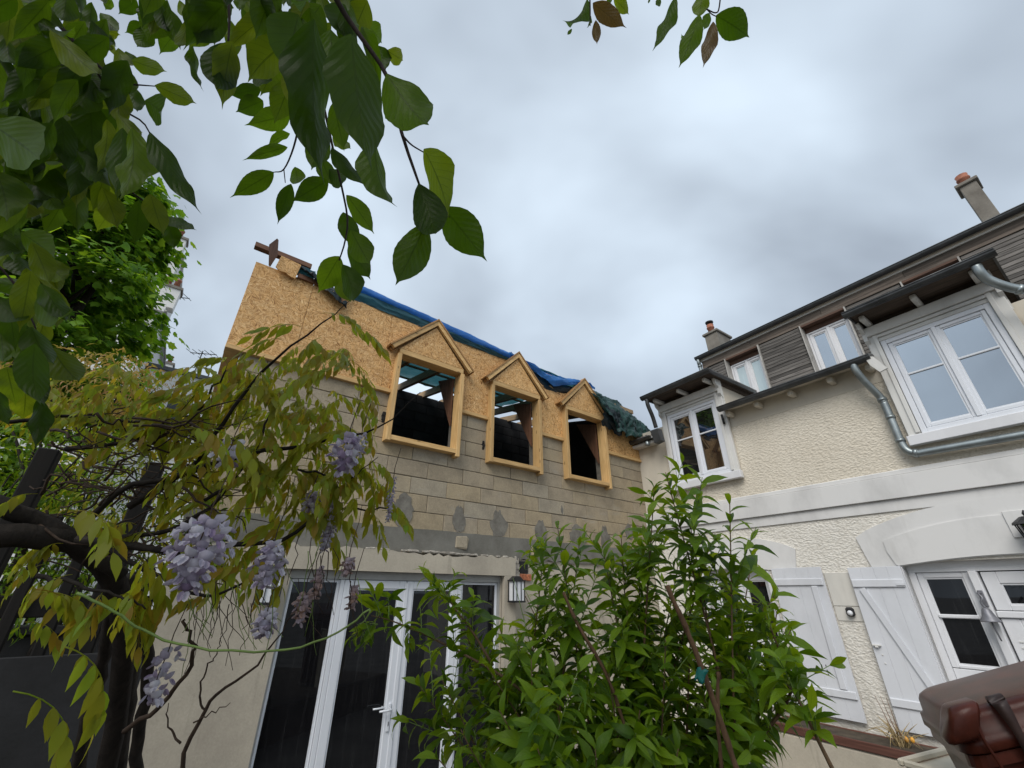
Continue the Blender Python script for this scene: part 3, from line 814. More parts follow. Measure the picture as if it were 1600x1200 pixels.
gt = empty('green_tarpaulin', FA)
tag(gt, 'crumpled dark green tarpaulin bundled over the junction beside the third dormer', 'tarpaulin')
def green_fn(a, b):
    u = 5.40 + a * 2.08
    zt = interp([5.4, 5.75, 6.2, 6.7, 7.5], [5.47, 5.52, 5.49, 5.47, 5.40], u)
    zb = interp([5.4, 5.7, 5.9, 6.3, 6.7, 7.1, 7.5], [5.20, 4.90, 4.70, 4.60, 4.72, 4.84, 4.90], u) + 0.03 * math.sin(u * 23)
    ph = u * 9.0 + b * 3.2 + wob(u, b, 1.5, 1.6, 21)
    fold = 0.075 * (abs(math.sin(ph)) ** 0.6 - 0.6) + 0.03 * abs(math.sin(ph * 2.3 + b * 6))
    d = 0.08 - 0.30 * b - 0.06 * math.sin(b * 3.14) - fold * (0.35 + 0.65 * b) + wob(u, b, 1.8, 0.07, 25)
    return (u, d + 0.30 * max(0, u - 6.5), zt + (zb - zt) * b + wob(u, b * 1.3, 2.4, 0.035, 23))
vs, fs = sheet_grid(110, 40, green_fn)
MB().add(vs, fs, True).build('crumpled_sheet', M['green'], gt, False)
def green2_fn(a, b):
    u = 5.62 + a * 0.55
    return (u, -0.13 - 0.10 * math.sin(b * 3.1) + wob(u, b, 6, 0.05, 31), 5.22 - 0.5 * b - a * 0.12 + wob(u, b, 5, 0.06, 33))
vs, fs = sheet_grid(20, 24, green2_fn)
MB().add(vs, fs, True).build('hanging_flap', M['blacktarp'], gt, False)

ds = empty('dark_sheet', FA)
tag(ds, 'crumpled dark plastic sheet draped over the end of the roof timber', 'tarpaulin')
def dark_fn(a, b):
    u = 0.30 + a * 0.62
    zt = interp([0.3, 0.5, 0.75, 0.95], [5.70, 5.66, 5.56, 5.46], u)
    return (u, 0.10 - 0.24 * b + wob(u, b, 7, 0.05, 41), zt - 0.27 * b * (0.7 + 0.4 * a) + wob(u, b, 6, 0.055, 43))
vs, fs = sheet_grid(26, 16, dark_fn)
MB().add(vs, fs, True).build('draped_sheet', M['blacktarp'], ds, False)
bl = MB(); vs, fs = sheet_grid(10, 6, lambda a, b: (0.20 + a * 0.28, -0.035 + wob(a, b, 3, 0.02, 51), 5.62 - 0.16 * b + wob(a, b, 4, 0.02, 53)))
MB().add(vs, fs, True).build('blue_scrap', M['teal'], ds, False)
vs, fs = sheet_grid(8, 6, lambda a, b: (0.80 + a * 0.16, -0.08 + wob(a, b, 3, 0.02, 61), 5.50 - 0.14 * b + wob(a, b, 4, 0.02, 63)))
MB().add(vs, fs, True).build('blue_scrap', M['teal'], ds, False)

def thing_mesh(name, mb, mat, frame, label, cat, group=None):
    o = mb.build(name, M[mat]); o.matrix_world = frame
    return tag(o, label, cat, group)
thing_mesh('roof_timber', MB().box(-0.22, 0.42, -0.03, 0.05, 5.645, 5.715, 0.004), 'oldboard', FA, 'weathered brown timber sticking out past the left end of the roof', 'timber')
ub_ = MB()
q = [(-0.03, 5.795), (0.012, 5.60), (-0.022, 5.375), (-0.085, 5.62)]
ub_.add([(u, -0.135 + 0.9 * (u + 0.03), z) for u, z in q] + [(u + 0.02, -0.115 + 0.9 * (u + 0.03), z) for u, z in q], [(0, 1, 2, 3), (7, 6, 5, 4), (0, 4, 5, 1), (1, 5, 6, 2), (2, 6, 7, 3), (3, 7, 4, 0)])
thing_mesh('upright_board', ub_, 'oldboard_z', FA, 'dark brown board standing on edge across the projecting roof timber', 'board')
pts = [(0.05, 5.44), (0.10, 5.395), (0.16, 5.41), (0.20, 5.385), (0.28, 5.37), (0.30, 5.60), (0.07, 5.62)]
thing_mesh('chipboard_offcut', MB().prism(pts, 1, -0.075, -0.058), 'osb', FA, 'pale ragged chipboard offcut hanging below the projecting roof timber', 'board')
thing_mesh('brown_offcut', MB().box(0.30, 0.62, -0.06, -0.03, 5.42, 5.485, 0.004), 'oldboard', FA, 'small brown plank wedged under the dark plastic sheet', 'board')
thing_mesh('hanging_splinter', MB().prism([(0.80, 5.44), (0.87, 5.42), (0.86, 5.27)], 1, -0.10, -0.085), 'oldboard_z', FA, 'pointed brown wood splinter hanging at the start of the blue tarpaulin', 'board')

# ---------------------------------------------------------------- wall lanterns
def lantern(u, z, label):
    e = empty('wall_lantern', FA @ Matrix.Translation((u, -0.14, z)))
    tag(e, label, 'wall lamp', 'black lanterns beside the french door')
    w, d, hgt = 0.092, 0.05, 0.225
    f = MB()
    for sx in (-1, 1):
        for sy in (-1, 1):
            f.box(sx * w - 0.005, sx * w + 0.005, sy * d - 0.005, sy * d + 0.005, 0, hgt)
    for s in (-0.035, 0.035):
        f.box(s - 0.0035, s + 0.0035, -d - 0.006, -d + 0.004, 0, hgt)
    f.box(-w - 0.008, w + 0.008, -d - 0.008, d + 0.008, -0.018, 0.001).box(-w - 0.012, w + 0.012, -d - 0.012, d + 0.012, hgt, hgt + 0.016)
    f.prism([(-w, hgt + 0.016), (w, hgt + 0.016), (w * 0.4, hgt + 0.06), (-w * 0.4, hgt + 0.06)], 1, -d * 0.6, d)
    f.build('cage', M['darkmetal'], e)
    MB().box(-w + 0.008, w - 0.008, -d + 0.006, d - 0.006, 0.004, hgt - 0.004).build('glass', M['lampglass'], e)
    MB().box(-0.05, 0.05, d + 0.004, 0.137, 0.02, hgt - 0.03, 0.006).build('wall_plate', M['darkmetal'], e)
    return e
lantern(3.66, 1.86, 'small black lantern with milky glass on the plaster to the right of the french door')
lantern(0.80, 1.86, 'small black lantern left of the french door behind hanging wisteria')

# ================================================================== RENDERED HOUSE (frame B)
hs = empty('rendered_house', FB)
tag(hs, 'cream roughcast house with white trim, dormer windows and dark timber attic storey', 'house')
RU = 7.5
# openings of the ground floor: left window u 0.95-1.92, right window and door u 3.44-5.3
wl_ = MB()
wl_.box(0, 0.95, 0, 0.3, 0, 2.28).box(1.92, 3.44, 0, 0.3, 0, 2.28).box(5.3, RU, 0, 0.3, 0, 2.28)
wl_.box(0.95, 1.92, 0, 0.3, 0, 0.68).box(3.44, 3.95, 0, 0.3, 0, 0.68)
wl_.box(0, RU, 0, 0.3, 2.281, 3.22)
wl_.build('lower_wall', M['roughcast_pale'], hs)
MB().box(0, RU, 0.001, 0.3, 3.221, 4.385).build('upper_wall', M['roughcast'], hs)
MB().box(0.0, RU, -0.004, 0.3, 4.386, 4.80).build('eaves_wall', M['smoothcream'], hs)
MB().box(0.0, 0.62, -0.003, 0.0, 3.3, 4.385).build('corner_wall', M['smoothcream'], hs)
# string course
MB().box(0.0, RU, -0.055, 0.0, 2.965, 3.22, 0.004).build('string_course', M['whiterender'], hs)
MB().box(0.0, RU, -0.03, -0.001, 3.221, 3.285, 0.01).build('string_course_top', M['whiterender'], hs)
MB().box(0.0, RU, -0.02, -0.001, 2.83, 2.963, 0.004).build('smooth_band', M['whiterender'], hs)
MB().box(4.32, RU, -0.017, -0.001, 2.60, 2.829).build('smooth_panel', M['whiterender'], hs)
# arched surrounds
def arch(u0, u1, zc, zs, zin0, zin1, half=False):
    """flat segmental surround from the springing zs to the crown zc"""
    n = 20; outer = []
    for i in range(n + 1):
        t_ = i / n
        u = u0 + (u1 - u0) * t_
        outer.append((u, zs + (zc - zs) * math.sin(math.pi * t_) ** 0.75))
    inner = [(u0 + 0.26 + (u1 - u0 - 0.52) * (1 - i / n), zin0 + (zin1 - zin0) * math.sin(math.pi * i / n)) for i in range(n + 1)]
    return [(u0 + 0.06, 2.24)] + outer + [(u1 - 0.06, 2.24)] + inner
a1 = arch(3.10, 5.56, 2.86, 2.58, 2.235, 2.31)
MB().prism(a1, 1, -0.022, -0.0005).build('arch_surround', M['whiterender'], hs)
mold = [(u, z - 0.18) for u, z in a1[1:22]]
mold2 = [(p[0] if 0.12 < i / 20 < 0.88 else (3.36 if i < 10 else 5.3), p[1]) for i, p in enumerate(mold)]
MB().prism([(3.40, 2.262)] + [(max(3.36, min(5.30, u)), z) for u, z in mold] + [(5.26, 2.262)] + [(3.42 + 1.82 * (1 - i / 20), 2.25 + 0.07 * math.sin(math.pi * i / 20)) for i in range(21)], 1, -0.036, -0.0225).build('arch_moulding', M['whiterender'], hs)
a2 = arch(0.52, 2.38, 2.72, 2.50, 2.235, 2.30)
MB().prism(a2, 1, -0.022, -0.0005).build('arch_surround', M['whiterender'], hs)
MB().box(4.40, 4.95, -0.05, -0.0365, 2.46, 2.71, 0.004).build('lamp_panel', M['whiterender'], hs)
# quoin block between the shutters
MB().box(2.63, 2.93, -0.012, -0.0005, 1.83, 2.20, 0.003).build('quoin', M['palequoin'], hs)
MB().box(2.63, 2.93, -0.008, -0.0005, 1.67, 1.825, 0.003).build('quoin', M['palequoin'], hs)
# shutters
def shutter(u0, u1, z0, z1, hinge_right, label=None):
    e = empty('shutter', None, hs)
    n = 4
    w = (u1 - u0) / n
    for i in range(n):
        a, b = u0 + i * w, u0 + (i + 1) * w
        zt0 = z1 + (0.03 * (i / n) if hinge_right else 0.03 * (1 - i / n)) * 0
        MB().box(a + 0.0005, b - 0.0005, -0.065 - (i % 2) * 0.0003, -0.037, z0, z1, 0.002).build('board', M['shutter'], e)
    MB().box(u0 + 0.005, u1 - 0.012, -0.085, -0.0665, z1 - 0.215, z1 - 0.13, 0.008).build('rail', M['shutter'], e)
    MB().box(u0 + 0.005, u1 - 0.012, -0.085, -0.0665, z0 + 0.205, z0 + 0.285, 0.008).build('rail', M['shutter'], e)
    return e
s1 = shutter(2.92, 3.435, 0.68, 2.245, True)
MB().bar((3.01, -0.076, 2.02), (3.37, -0.076, 0.98), 0.06, 0.018, (0, 1, 0)).build('brace', M['shutter'], s1)
MB().box(3.35, 3.43, -0.093, -0.086, 2.05, 2.075).build('hinge', M['shutter'], s1)
MB().box(2.93, 3.01, -0.095, -0.066, 1.44, 1.455, 0.003).box(2.955, 2.985, -0.10, -0.066, 1.425, 1.44, 0.003).build('latch', M['oldwhite'], s1)
for z in (1.35, 1.27): MB().box(2.985, 3.0, -0.072, -0.0655, z, z + 0.015, 0.002).build('screw_head', M['oldwhite'], s1)
s2 = shutter(2.02, 2.63, 0.68, 2.27, False)
MB().box(2.47, 2.54, -0.086, -0.0665, 0.97, 2.05, 0.006).build('brace', M['shutter'], s2)
for z in (1.18, 1.13, 1.09): MB().box(2.375, 2.385, -0.07, -0.0655, z, z + 0.02, 0.002).build('screw_head', M['darkmetal'], s2)
for a, b in ((3.405, 3.44), (1.92, 1.955), (0.915, 0.95)): MB().box(a, b, -0.03, 0.12, 0.70, 2.24).build('reveal_trim', M['white'], hs)
# left ground floor window
w0 = empty('window', None, hs)
MB().box(0.95, 1.92, 0.12, 0.20, 2.18, 2.28).box(0.95, 1.02, 0.12, 0.2, 0.72, 2.179).box(1.86, 1.92, 0.12, 0.2, 0.72, 2.179).box(1.40, 1.47, 0.11, 0.2, 0.72, 2.179).build('window_frame', M['white'], w0)
for a, b in ((1.02, 1.40), (1.47, 1.86)):
    pane_frame(w0, a, b, 0.76, 1.33, 0.125, 0.19, 0.05, 'glass_dark', 'white', 'sash')
    pane_frame(w0, a, b, 1.335, 2.178, 0.125, 0.19, 0.05, 'glass_dark', 'white', 'sash')
MB().box(0.90, 1.98, -0.07, 0.2, 0.66, 0.72, 0.006).build('sill', M['white'], w0)
# right ground floor window and half glazed door
w1 = empty('window', None, hs)
MB().box(3.44, 5.3, 0.10, 0.22, 2.18, 2.32).box(3.441, 3.50, 0.10, 0.22, 0.7, 2.179).build('window_frame', M['white'], w1)
pane_frame(w1, 3.502, 3.93, 1.285, 2.178, 0.12, 0.18, 0.055, 'glass_dark', 'white', 'sash', 0.03)
MB().box(3.557, 3.875, 0.105, 0.16, 1.735, 1.772, 0.008).build('glazing_bar', M['white'], w1)
MB().box(3.502, 3.93, 0.12, 0.18, 0.72, 1.28, 0.004).build('lower_panel', M['white'], w1)
MB().box(3.44, 3.96, -0.05, 0.2, 0.64, 0.70, 0.006).build('sill', M['white'], w1)
MB().box(3.60, 3.85, 0.30, 0.5, 1.28, 1.40, 0.04).build('dark_cushion', M['gardenwall'], w1)
dr = empty('front_door', None, hs)
MB().box(3.935, 4.005, 0.06, 0.2, 0, 2.179, 0.008).build('door_post', M['white'], dr)
pane_frame(dr, 4.02, 4.90, 1.82, 2.17, 0.11, 0.17, 0.11, 'glass_dark', 'white', 'transom_light', 0.05)
MB().box(4.01, 4.92, 0.095, 0.18, 1.755, 1.815, 0.008).build('transom', M['white'], dr)
pane_frame(dr, 4.02, 4.90, 0.02, 1.75, 0.12, 0.18, 0.13, 'glass_dark', 'white', 'door_leaf', 0.9)
for z in (1.55, 1.50): MB().box(4.075, 4.105, 0.112, 0.121, z, z + 0.01).build('letter_slot', M['oldwhite'], dr)
MB().box(4.905, 5.3, 0.12, 0.2, 0, 2.17).build('side_panel', M['white'], dr)
MB().box(0.9, 5.35, 0.55, 0.58, 0, 2.35).build('room_shade_sheet', M['shade_dark'], hs)

# gutters
def gutter(parent, u0, u1, d, z, r=0.062, mat='zinc'):
    vs = []; n = 9
    prof = [(d + r * math.cos(math.pi + math.pi * i / (n - 1)), z + r * math.sin(math.pi + math.pi * i / (n - 1))) for i in range(n)]
    inn = [(d + (r - 0.006) * math.cos(math.pi + math.pi * i / (n - 1)), z + (r - 0.006) * math.sin(math.pi + math.pi * i / (n - 1))) for i in range(n)]
    m_ = MB().prism(prof + inn[::-1], 0, u0, u1)
    m_.tube([(u0, d - r, z + 0.004), (u1, d - r, z + 0.004)], 0.009, 6)
    x = u0 + 0.35
    while x < u1:
        m_.prism([(p[0] + (-0.003), p[1] - 0.003) for p in prof] + [(p[0], p[1] + 0.004) for p in inn[::-1]], 0, x, x + 0.022)
        x += 0.55
    m_.prism(prof, 0, u0 - 0.004, u0); m_.prism(prof, 0, u1, u1 + 0.004)
    return m_.build('gutter', M[mat], parent)
# main eaves between the dormers
gutter(hs, 1.93, 3.99, -0.27, 4.655)
gutter(hs, 5.42, RU, -0.27, 4.655)
gutter(hs, -0.15, 0.52, -0.24, 4.60, 0.05)
def eave(u0, u1, drop=0.0):
    MB().prism([(-0.26, 4.665 - drop), (1.0, 4.93), (1.0, 4.97), (-0.26, 4.70 - drop)], 0, u0, u1).build('eaves_roof', M['roofsheet'], hs)
    MB().prism([(-0.20, 4.625 - drop), (0.0, 4.665 - drop), (0.0, 4.675 - drop), (-0.2, 4.637 - drop)], 0, u0 + 0.01, u1 - 0.01).build('soffit', M['smoothcream'], hs)
eave(1.93, 3.99); eave(5.42, RU)
for u in (2.0, 2.46, 2.95, 3.46, 3.90, 5.6, 6.1):
    MB().box(u - 0.035, u + 0.035, -0.17, -0.005, 4.53, 4.61, 0.012).build('corbel', M['smoothcream'], hs)
# corner eave with loose tiles, left of the small dormer
MB().prism([(-0.22, 4.57), (0.25, 4.72), (0.25, 4.76), (-0.22, 4.61)], 0, -0.16, 0.56).build('eaves_boarding', M['oldwhite'], hs)
for r_ in range(4):
    for i in range(7):
        u = -0.15 + i * 0.10 + (0.05 if r_ % 2 else 0) + random.uniform(-0.012, 0.012)
        d = -0.27 + r_ * 0.11
        zz = 4.615 + (d + 0.22) * 0.32 + random.uniform(0, 0.012)
        m_ = MB()
        m_.prism([(u + 0.045 * math.cos(math.pi * k / 6), zz + 0.030 * math.sin(math.pi * k / 6)) for k in range(7)] + [(u + 0.034 * math.cos(math.pi * k / 6), zz + 0.018 * math.sin(math.pi * k / 6)) for k in range(6, -1, -1)], 1, d, d + 0.15)
        m_.build('roof_tile', M['tile'], hs)
MB().box(-0.12, 0.50, -0.19, -0.01, 4.49, 4.545, 0.01).build('eaves_beam', M['oldwhite'], hs)

def window_on(parent, u0, u1, z0, z1, d, glass, fr=0.06, bar=None, mat='pvc'):
    """two leaf window: outer frame, two sashes with panes, meeting bead and glazing bars"""
    e = parent
    f_ = MB().box(u0, u0 + fr, d, d + 0.09, z0, z1, 0.005).box(u1 - fr, u1, d, d + 0.09, z0, z1, 0.005)
    f_.box(u0 + fr, u1 - fr, d, d + 0.088, z1 - fr, z1, 0.005).box(u0 + fr, u1 - fr, d, d + 0.088, z0, z0 + fr, 0.005)
    f_.build('window_frame', M[mat], e)
    c = (u0 + u1) / 2
    for a, b in ((u0 + fr + 0.003, c - 0.012), (c + 0.012, u1 - fr - 0.003)):
        pane_frame(e, a, b, z0 + fr + 0.003, z1 - fr - 0.003, d + 0.012, d + 0.07, 0.042, glass, mat, 'sash')
        if bar is not None:
            MB().box(a + 0.05, b - 0.05, d + 0.018, d + 0.05, bar - 0.012, bar + 0.012, 0.004).build('glazing_bar', M[mat], e)
    MB().box(c - 0.022, c + 0.022, d - 0.008, d + 0.03, z0 + fr, z1 - fr, 0.006).build('meeting_bead', M[mat], e)

def wall_dormer(u0, u1, zb, zt, glass, bar, gut0, gut1, bars=True):
    e = empty('dormer', None, hs)
    MB().box(u0 + 0.03, u1 - 0.03, -0.028, 1.0, zb + 0.05, zt - 0.03).build('dormer_body', M['smoothcream'], e)
    # outer casing
    for a, b in ((u0, u0 + 0.11), (u1 - 0.11, u1)):
        MB().box(a, b, -0.085, -0.029, zb, zt - 0.036, 0.005).build('casing', M['oldwhite'], e)
    for a, b in ((u0 + 0.075, u0 + 0.118), (u1 - 0.118, u1 - 0.075)):
        MB().box(a, b, -0.105, -0.086, zb + 0.12, zt - 0.168, 0.004).build('guide_rail', M['oldwhite'], e)
    MB().box(u0 - 0.02, u1 + 0.02, -0.115, -0.029, zb - 0.015, zb + 0.10, 0.006).build('sill', M['white'], e)
    MB().box(u0 + 0.005, u1 - 0.005, -0.125, -0.03, zt - 0.165, zt - 0.035, 0.008).build('shutter_box', M['oldwhite'], e)
    MB().box(u0 + 0.10, u1 - 0.10, -0.10, -0.03, zt - 0.212, zt - 0.172, 0.004).box(u0 + 0.115, u1 - 0.115, -0.082, -0.03, zt - 0.265, zt - 0.217, 0.004).build('shutter_slat', M['oldwhite'], e)
    window_on(e, u0 + 0.12, u1 - 0.12, zb + 0.102, zt - 0.265, -0.075, glass, 0.055, bar)
    # flat roof with overhang, boarded soffit and gutter
    MB().box(gut0, gut1, -0.46, 1.05, zt + 0.07, zt + 0.105, 0.004).build('dormer_roof', M['roofsheet'], e)
    MB().box(gut0 + 0.02, gut1 - 0.02, -0.44, 1.0, zt + 0.045, zt + 0.068).build('soffit', M['soffitdark'], e)
    MB().box(gut0, gut0 + 0.02, -0.45, 1.05, zt + 0.02, zt + 0.069).box(gut1 - 0.02, gut1, -0.45, 1.05, zt + 0.02, zt + 0.069).build('verge_trim', M['zinc'], e)
    gutter(e, gut0 - 0.02, gut1 + 0.02, -0.49, zt + 0.07, 0.058)
    MB().box(u0 - 0.005, u1 + 0.005, -0.05, 0.9, zt - 0.033, zt + 0.044).build('dormer_frieze', M['soffitdark'], e)
    n = 3 if u1 - u0 > 1.3 else 2
    for i in range(n + 1 if n == 3 else 3):
        u = u0 + 0.10 + (u1 - u0 - 0.2) * i / (n if n == 3 else 2)
        MB().box(u - 0.03, u + 0.03, -0.36, -0.051, zt - 0.03, zt + 0.042, 0.012).build('corbel', M['oldwhite'], e)
    # shaped side brackets
    for uu in (u0 - 0.012, u1 - 0.028):
        pr = [(-0.03, zt + 0.03), (-0.22, zt + 0.03), (-0.20, zt - 0.06), (-0.12, zt - 0.12), (-0.13, zt - 0.22), (-0.05, zt - 0.30), (-0.03, zt - 0.42)]
        MB().prism(pr, 0, uu, uu + 0.04).build('bracket', M['oldwhite'], e)
    return e
wall_dormer(0.70, 1.93, 3.57, 5.20, 'glass_mid', 4.42, 0.66, 2.03)
wall_dormer(3.98, 5.22, 3.52, 5.14, 'glass_sky', 4.36, 3.97, 5.32)
# small curved brackets where the main gutter meets the dormers
MB().tube([(1.88, -0.13, 4.60), (1.88, -0.11, 4.44)], 0.018, 8).build('gutter_end_hook', M['darkmetal'], hs)
MB().prism([(3.93, 4.66), (4.02, 4.62), (4.10, 4.42), (4.02, 4.40), (3.96, 4.52)], 1, -0.30, -0.27).build('flashing', M['oldwhite'], hs)

# downpipes
def pipe(pts, r=0.043, collars=(), name='downpipe', n=40, mat='pipe', parent=hs):
    P = smooth_path(pts, n)
    m_ = MB().tube(P, r, 12)
    for c in collars:
        i = int(c * (len(P) - 2)); a, b = P[i], P[i + 1]
        dd = (b - a).normalized() * 0.02
        m_.tube([a - dd, a + dd], r + 0.008, 12)
    return m_.build(name, M[mat], parent)
pipe([(3.80, -0.27, 4.62), (3.80, -0.26, 4.52), (3.83, -0.20, 4.36), (3.88, -0.10, 4.18), (3.895, -0.09, 4.08)], 0.042, (0.95,), n=24)
pipe([(3.895, -0.09, 4.10), (3.895, -0.09, 3.80), (3.895, -0.09, 3.56), (3.92, -0.09, 3.46), (3.99, -0.09, 3.415), (4.10, -0.09, 3.41), (4.6, -0.09, 3.40), (5.4, -0.09, 3.385), (6.8, -0.09, 3.36)], 0.042, (0.10, 0.24, 0.50), n=70)
pipe([(5.17, -0.47, 5.14), (5.17, -0.46, 5.05), (5.19, -0.42, 4.96), (5.27, -0.36, 4.84), (5.36, -0.30, 4.76), (5.46, -0.27, 4.68)], 0.045, (0.8,), n=24)
pipe([(0.74, -0.48, 5.22), (0.73, -0.46, 5.10), (0.72, -0.36, 4.90), (0.70, -0.28, 4.70)], 0.036, (), n=16, mat='zinc')
MB().prism([(0.60, 4.66), (0.77, 4.66), (0.80, 4.42), (0.66, 4.40)], 1, -0.34, -0.22).build('rainwater_hopper', M['zinc'], hs)

# ---------------------------------------------------------------- attic storey in dark slatted timber
AD = 0.90
AU0 = 1.20
MB().box(AU0 + 0.03, RU, AD + 0.27, 4.0, 4.6, 6.25).build('attic_wall', M['shade_dark'], hs)
AW = [(1.69, 2.31, 'glass_pale'), (3.06, 3.70, 'glass_sky'), (4.45, 5.05, 'glass_mid')]
z = 4.98; kk = 0
while z < 6.05:
    zz1 = z + 0.050
    spans = [(AU0 + 0.02, AW[0][0] - 0.04), (AW[0][1] + 0.03, AW[1][0] - 0.04), (AW[1][1] + 0.03, AW[2][0] - 0.04), (AW[2][1] + 0.03, RU)]
    for a, b in spans:
        MB().box(a, b, AD + random.uniform(-0.004, 0.004), AD + 0.026, z, zz1 - 0.001).build('plank', M['cladding'], hs)
    z += 0.058
for a, b in ((AU0, 2.2), (2.2, 3.4), (3.4, 4.5), (4.5, 5.8), (5.8, RU)):
    MB().box(a + 0.002, b - 0.002, AD - 0.012, AD + 0.026, 6.135, 6.235).build('fascia_board', M['fascia'], hs)
MB().box(AU0, RU, AD - 0.016, AD + 0.026, 6.085, 6.13).build('fascia_board', M['fascia'], hs)
MB().box(AU0, AU0 + 0.02, AD, AD + 0.4, 4.9, 6.2).build('corner_board', M['cladding'], hs)
MB().box(AU0, RU, AD - 0.03, AD + 0.02, 6.238, 6.262).build('fascia_lath', M['farwhite'], hs)
for a, b, g in AW:
    e = empty('attic_window', None, hs)
    MB().box(a - 0.022, a - 0.003, AD - 0.04, AD + 0.2, 4.98, 6.08).build('side_trim', M['trimgrey'], e)
    MB().box(b + 0.003, b + 0.022, AD - 0.04, AD + 0.2, 4.98, 6.08).build('side_trim', M['trimgrey'], e)
    MB().box(a - 0.002, b + 0.002, AD - 0.02, AD + 0.2, 6.05, 6.082).build('head_reveal', M['reveal'], e)
    MB().box(a - 0.002, b + 0.002, AD + 0.10, AD + 0.20, 5.965, 6.048).build('head_board', M['reveal'], e)
    window_on(e, a, b, 4.98, 5.96, AD + 0.10, g, 0.03, None, 'white')
# flat roof edge, gutter and left downpipe of the attic
MB().prism([(AD - 0.06, 6.29), (4.2, 6.85), (4.2, 6.95), (AD - 0.06, 6.35)], 0, AU0 - 0.05, RU).build('attic_roof', M['roofsheet'], hs)
MB().box(AU0 - 0.04, RU, AD - 0.05, AD + 0.25, 6.264, 6.288).build('attic_soffit', M['smoothcream'], hs)
gutter(hs, AU0 - 0.06, RU, AD - 0.095, 6.325, 0.055)
pipe([(AU0 - 0.02, AD - 0.095, 6.28), (AU0 - 0.02, AD - 0.09, 6.2), (AU0 - 0.03, AD - 0.05, 6.1), (AU0 - 0.03, AD - 0.05, 5.6), (AU0 - 0.03, AD - 0.05, 5.0)], 0.036, (0.5,), n=18)

def chimney(u0, u1, d0, d1, z0, z1, pots):
    e = empty('chimney', None, hs)
    MB().box(u0, u1, d0, d1, z0, z1, 0.006).build('stack', M['chimney'], e)
    MB().box(u0 - 0.035, u1 + 0.035, d0 - 0.035, d1 + 0.035, z1 + 0.001, z1 + 0.06, 0.01).build('cap', M['chimney'], e)
    for (u, d, hh, r, cowl) in pots:
        MB().lathe([(r, 0), (r * 1.02, hh * 0.55), (r * 1.25, hh * 0.6), (r * 1.25, hh * 0.72), (r * 0.95, hh * 0.75), (r * 1.2, hh), (r * 0.9, hh), (r * 0.85, hh * 0.5)], (u, d, z1 + 0.061), 12).build('chimney_pot', M['terracotta'], e)
        if cowl:
            MB().lathe([(r * 1.3, 0), (r * 1.35, 0.03), (r * 0.5, 0.06)], (u, d, z1 + 0.076 + hh + 0.04), 10).build('cowl', M['darkmetal'], e)
            MB().tube([(u, d, z1 + 0.07 + hh - 0.05), (u, d, z1 + 0.076 + hh + 0.045)], 0.015, 6).build('cowl_stem', M['darkmetal'], e)
chimney(1.07, 1.36, 1.5, 2.05, 6.2, 7.16, [(1.2, 1.60, 0.22, 0.065, True), (1.22, 1.78, 0.13, 0.06, False), (1.22, 1.95, 0.13, 0.06, False)])
chimney(5.44, 5.62, 1.5, 1.78, 6.2, 7.50, [(5.53, 1.64, 0.22, 0.062, False)])

# ---------------------------------------------------------------- fittings on the house
e = empty('sensor_light', FB @ Matrix.Translation((2.80, -0.013, 1.77)))
tag(e, 'small black sensor light with white dome between the two shutters', 'wall lamp')
MB().box(-0.045, 0.045, -0.045, 0.0, -0.05, 0.05, 0.02).build('housing', M['darkmetal'], e)
MB().lathe([(0.03, 0), (0.027, 0.016), (0.014, 0.026)], (0, 0, 0), 10).build('dome', M['lampglass'], e).matrix_local = Matrix.Translation((0.004, -0.045, -0.012)) @ Matrix.Rotation(math.radians(90), 4, 'X')
e = empty('door_bell', FB @ Matrix.Translation((3.97, 0.0, 1.72)))
tag(e, 'grey metal hand bell with pull rod hanging on the white door post', 'bell')
MB().lathe([(0.082, 0), (0.076, 0.012), (0.052, 0.05), (0.036, 0.10), (0.026, 0.12), (0.006, 0.125)], (0, -0.02, 0), 16).build('bell_cup', M['bell'], e)
MB().tube([(0, -0.02, 0.02), (0.004, -0.02, -0.05), (0.012, -0.02, -0.16)], [0.006, 0.009, 0.006], 6).build('clapper', M['bell'], e)
MB().tube(smooth_path([(0, -0.02, 0.12), (-0.012, -0.025, 0.17), (0.012, -0.02, 0.21), (-0.01, 0.0, 0.25), (0.0, 0.05, 0.255)], 14), 0.011, 6).build('bracket', M['bell'], e)
MB().box(-0.02, 0.02, 0.045, 0.06, 0.13, 0.28, 0.005).build('wall_plate', M['bell'], e)
e = empty('carriage_lamp', FB @ Matrix.Translation((4.56, -0.17, 2.36)))
tag(e, 'black carriage lamp cut by the right edge above the door arch', 'wall lamp')
MB().lathe([(0.05, 0.27), (0.115, 0.22), (0.12, 0.20)], (0, 0, 0), 6, False).lathe([(0.012, 0.27), (0.02, 0.30), (0.004, 0.33)], (0, 0, 0), 8).build('hood', M['darkmetal'], e)
fr_ = MB()
for k in range(6):
    a = math.pi / 3 * k
    fr_.bar((0.10 * math.cos(a), 0.10 * math.sin(a), 0.2), (0.065 * math.cos(a), 0.065 * math.sin(a), 0.0), 0.01, 0.01)
fr_.lathe([(0.07, -0.02), (0.07, 0.0)], (0, 0, 0), 6, False)
fr_.build('cage', M['darkmetal'], e)
MB().lathe([(0.06, 0.002), (0.092, 0.198)], (0, 0, 0), 6, False).build('glass', M['glass_mid'], e)
MB().tube([(0, 0.12, 0.05), (0, 0.09, -0.06), (0, 0.0, -0.05), (0, 0, -0.02)], 0.01, 6).build('arm', M['darkmetal'], e)
e = empty('spot_lamp', FB @ Matrix.Translation((0.40, -0.20, 4.50)))
tag(e, 'small round silver spotlight under the tiled corner eave', 'wall lamp')
MB().lathe([(0.02, 0.05), (0.045, 0.03), (0.05, -0.03), (0.045, -0.045)], (0, 0, 0), 12).build('housing', M['pipe'], e)
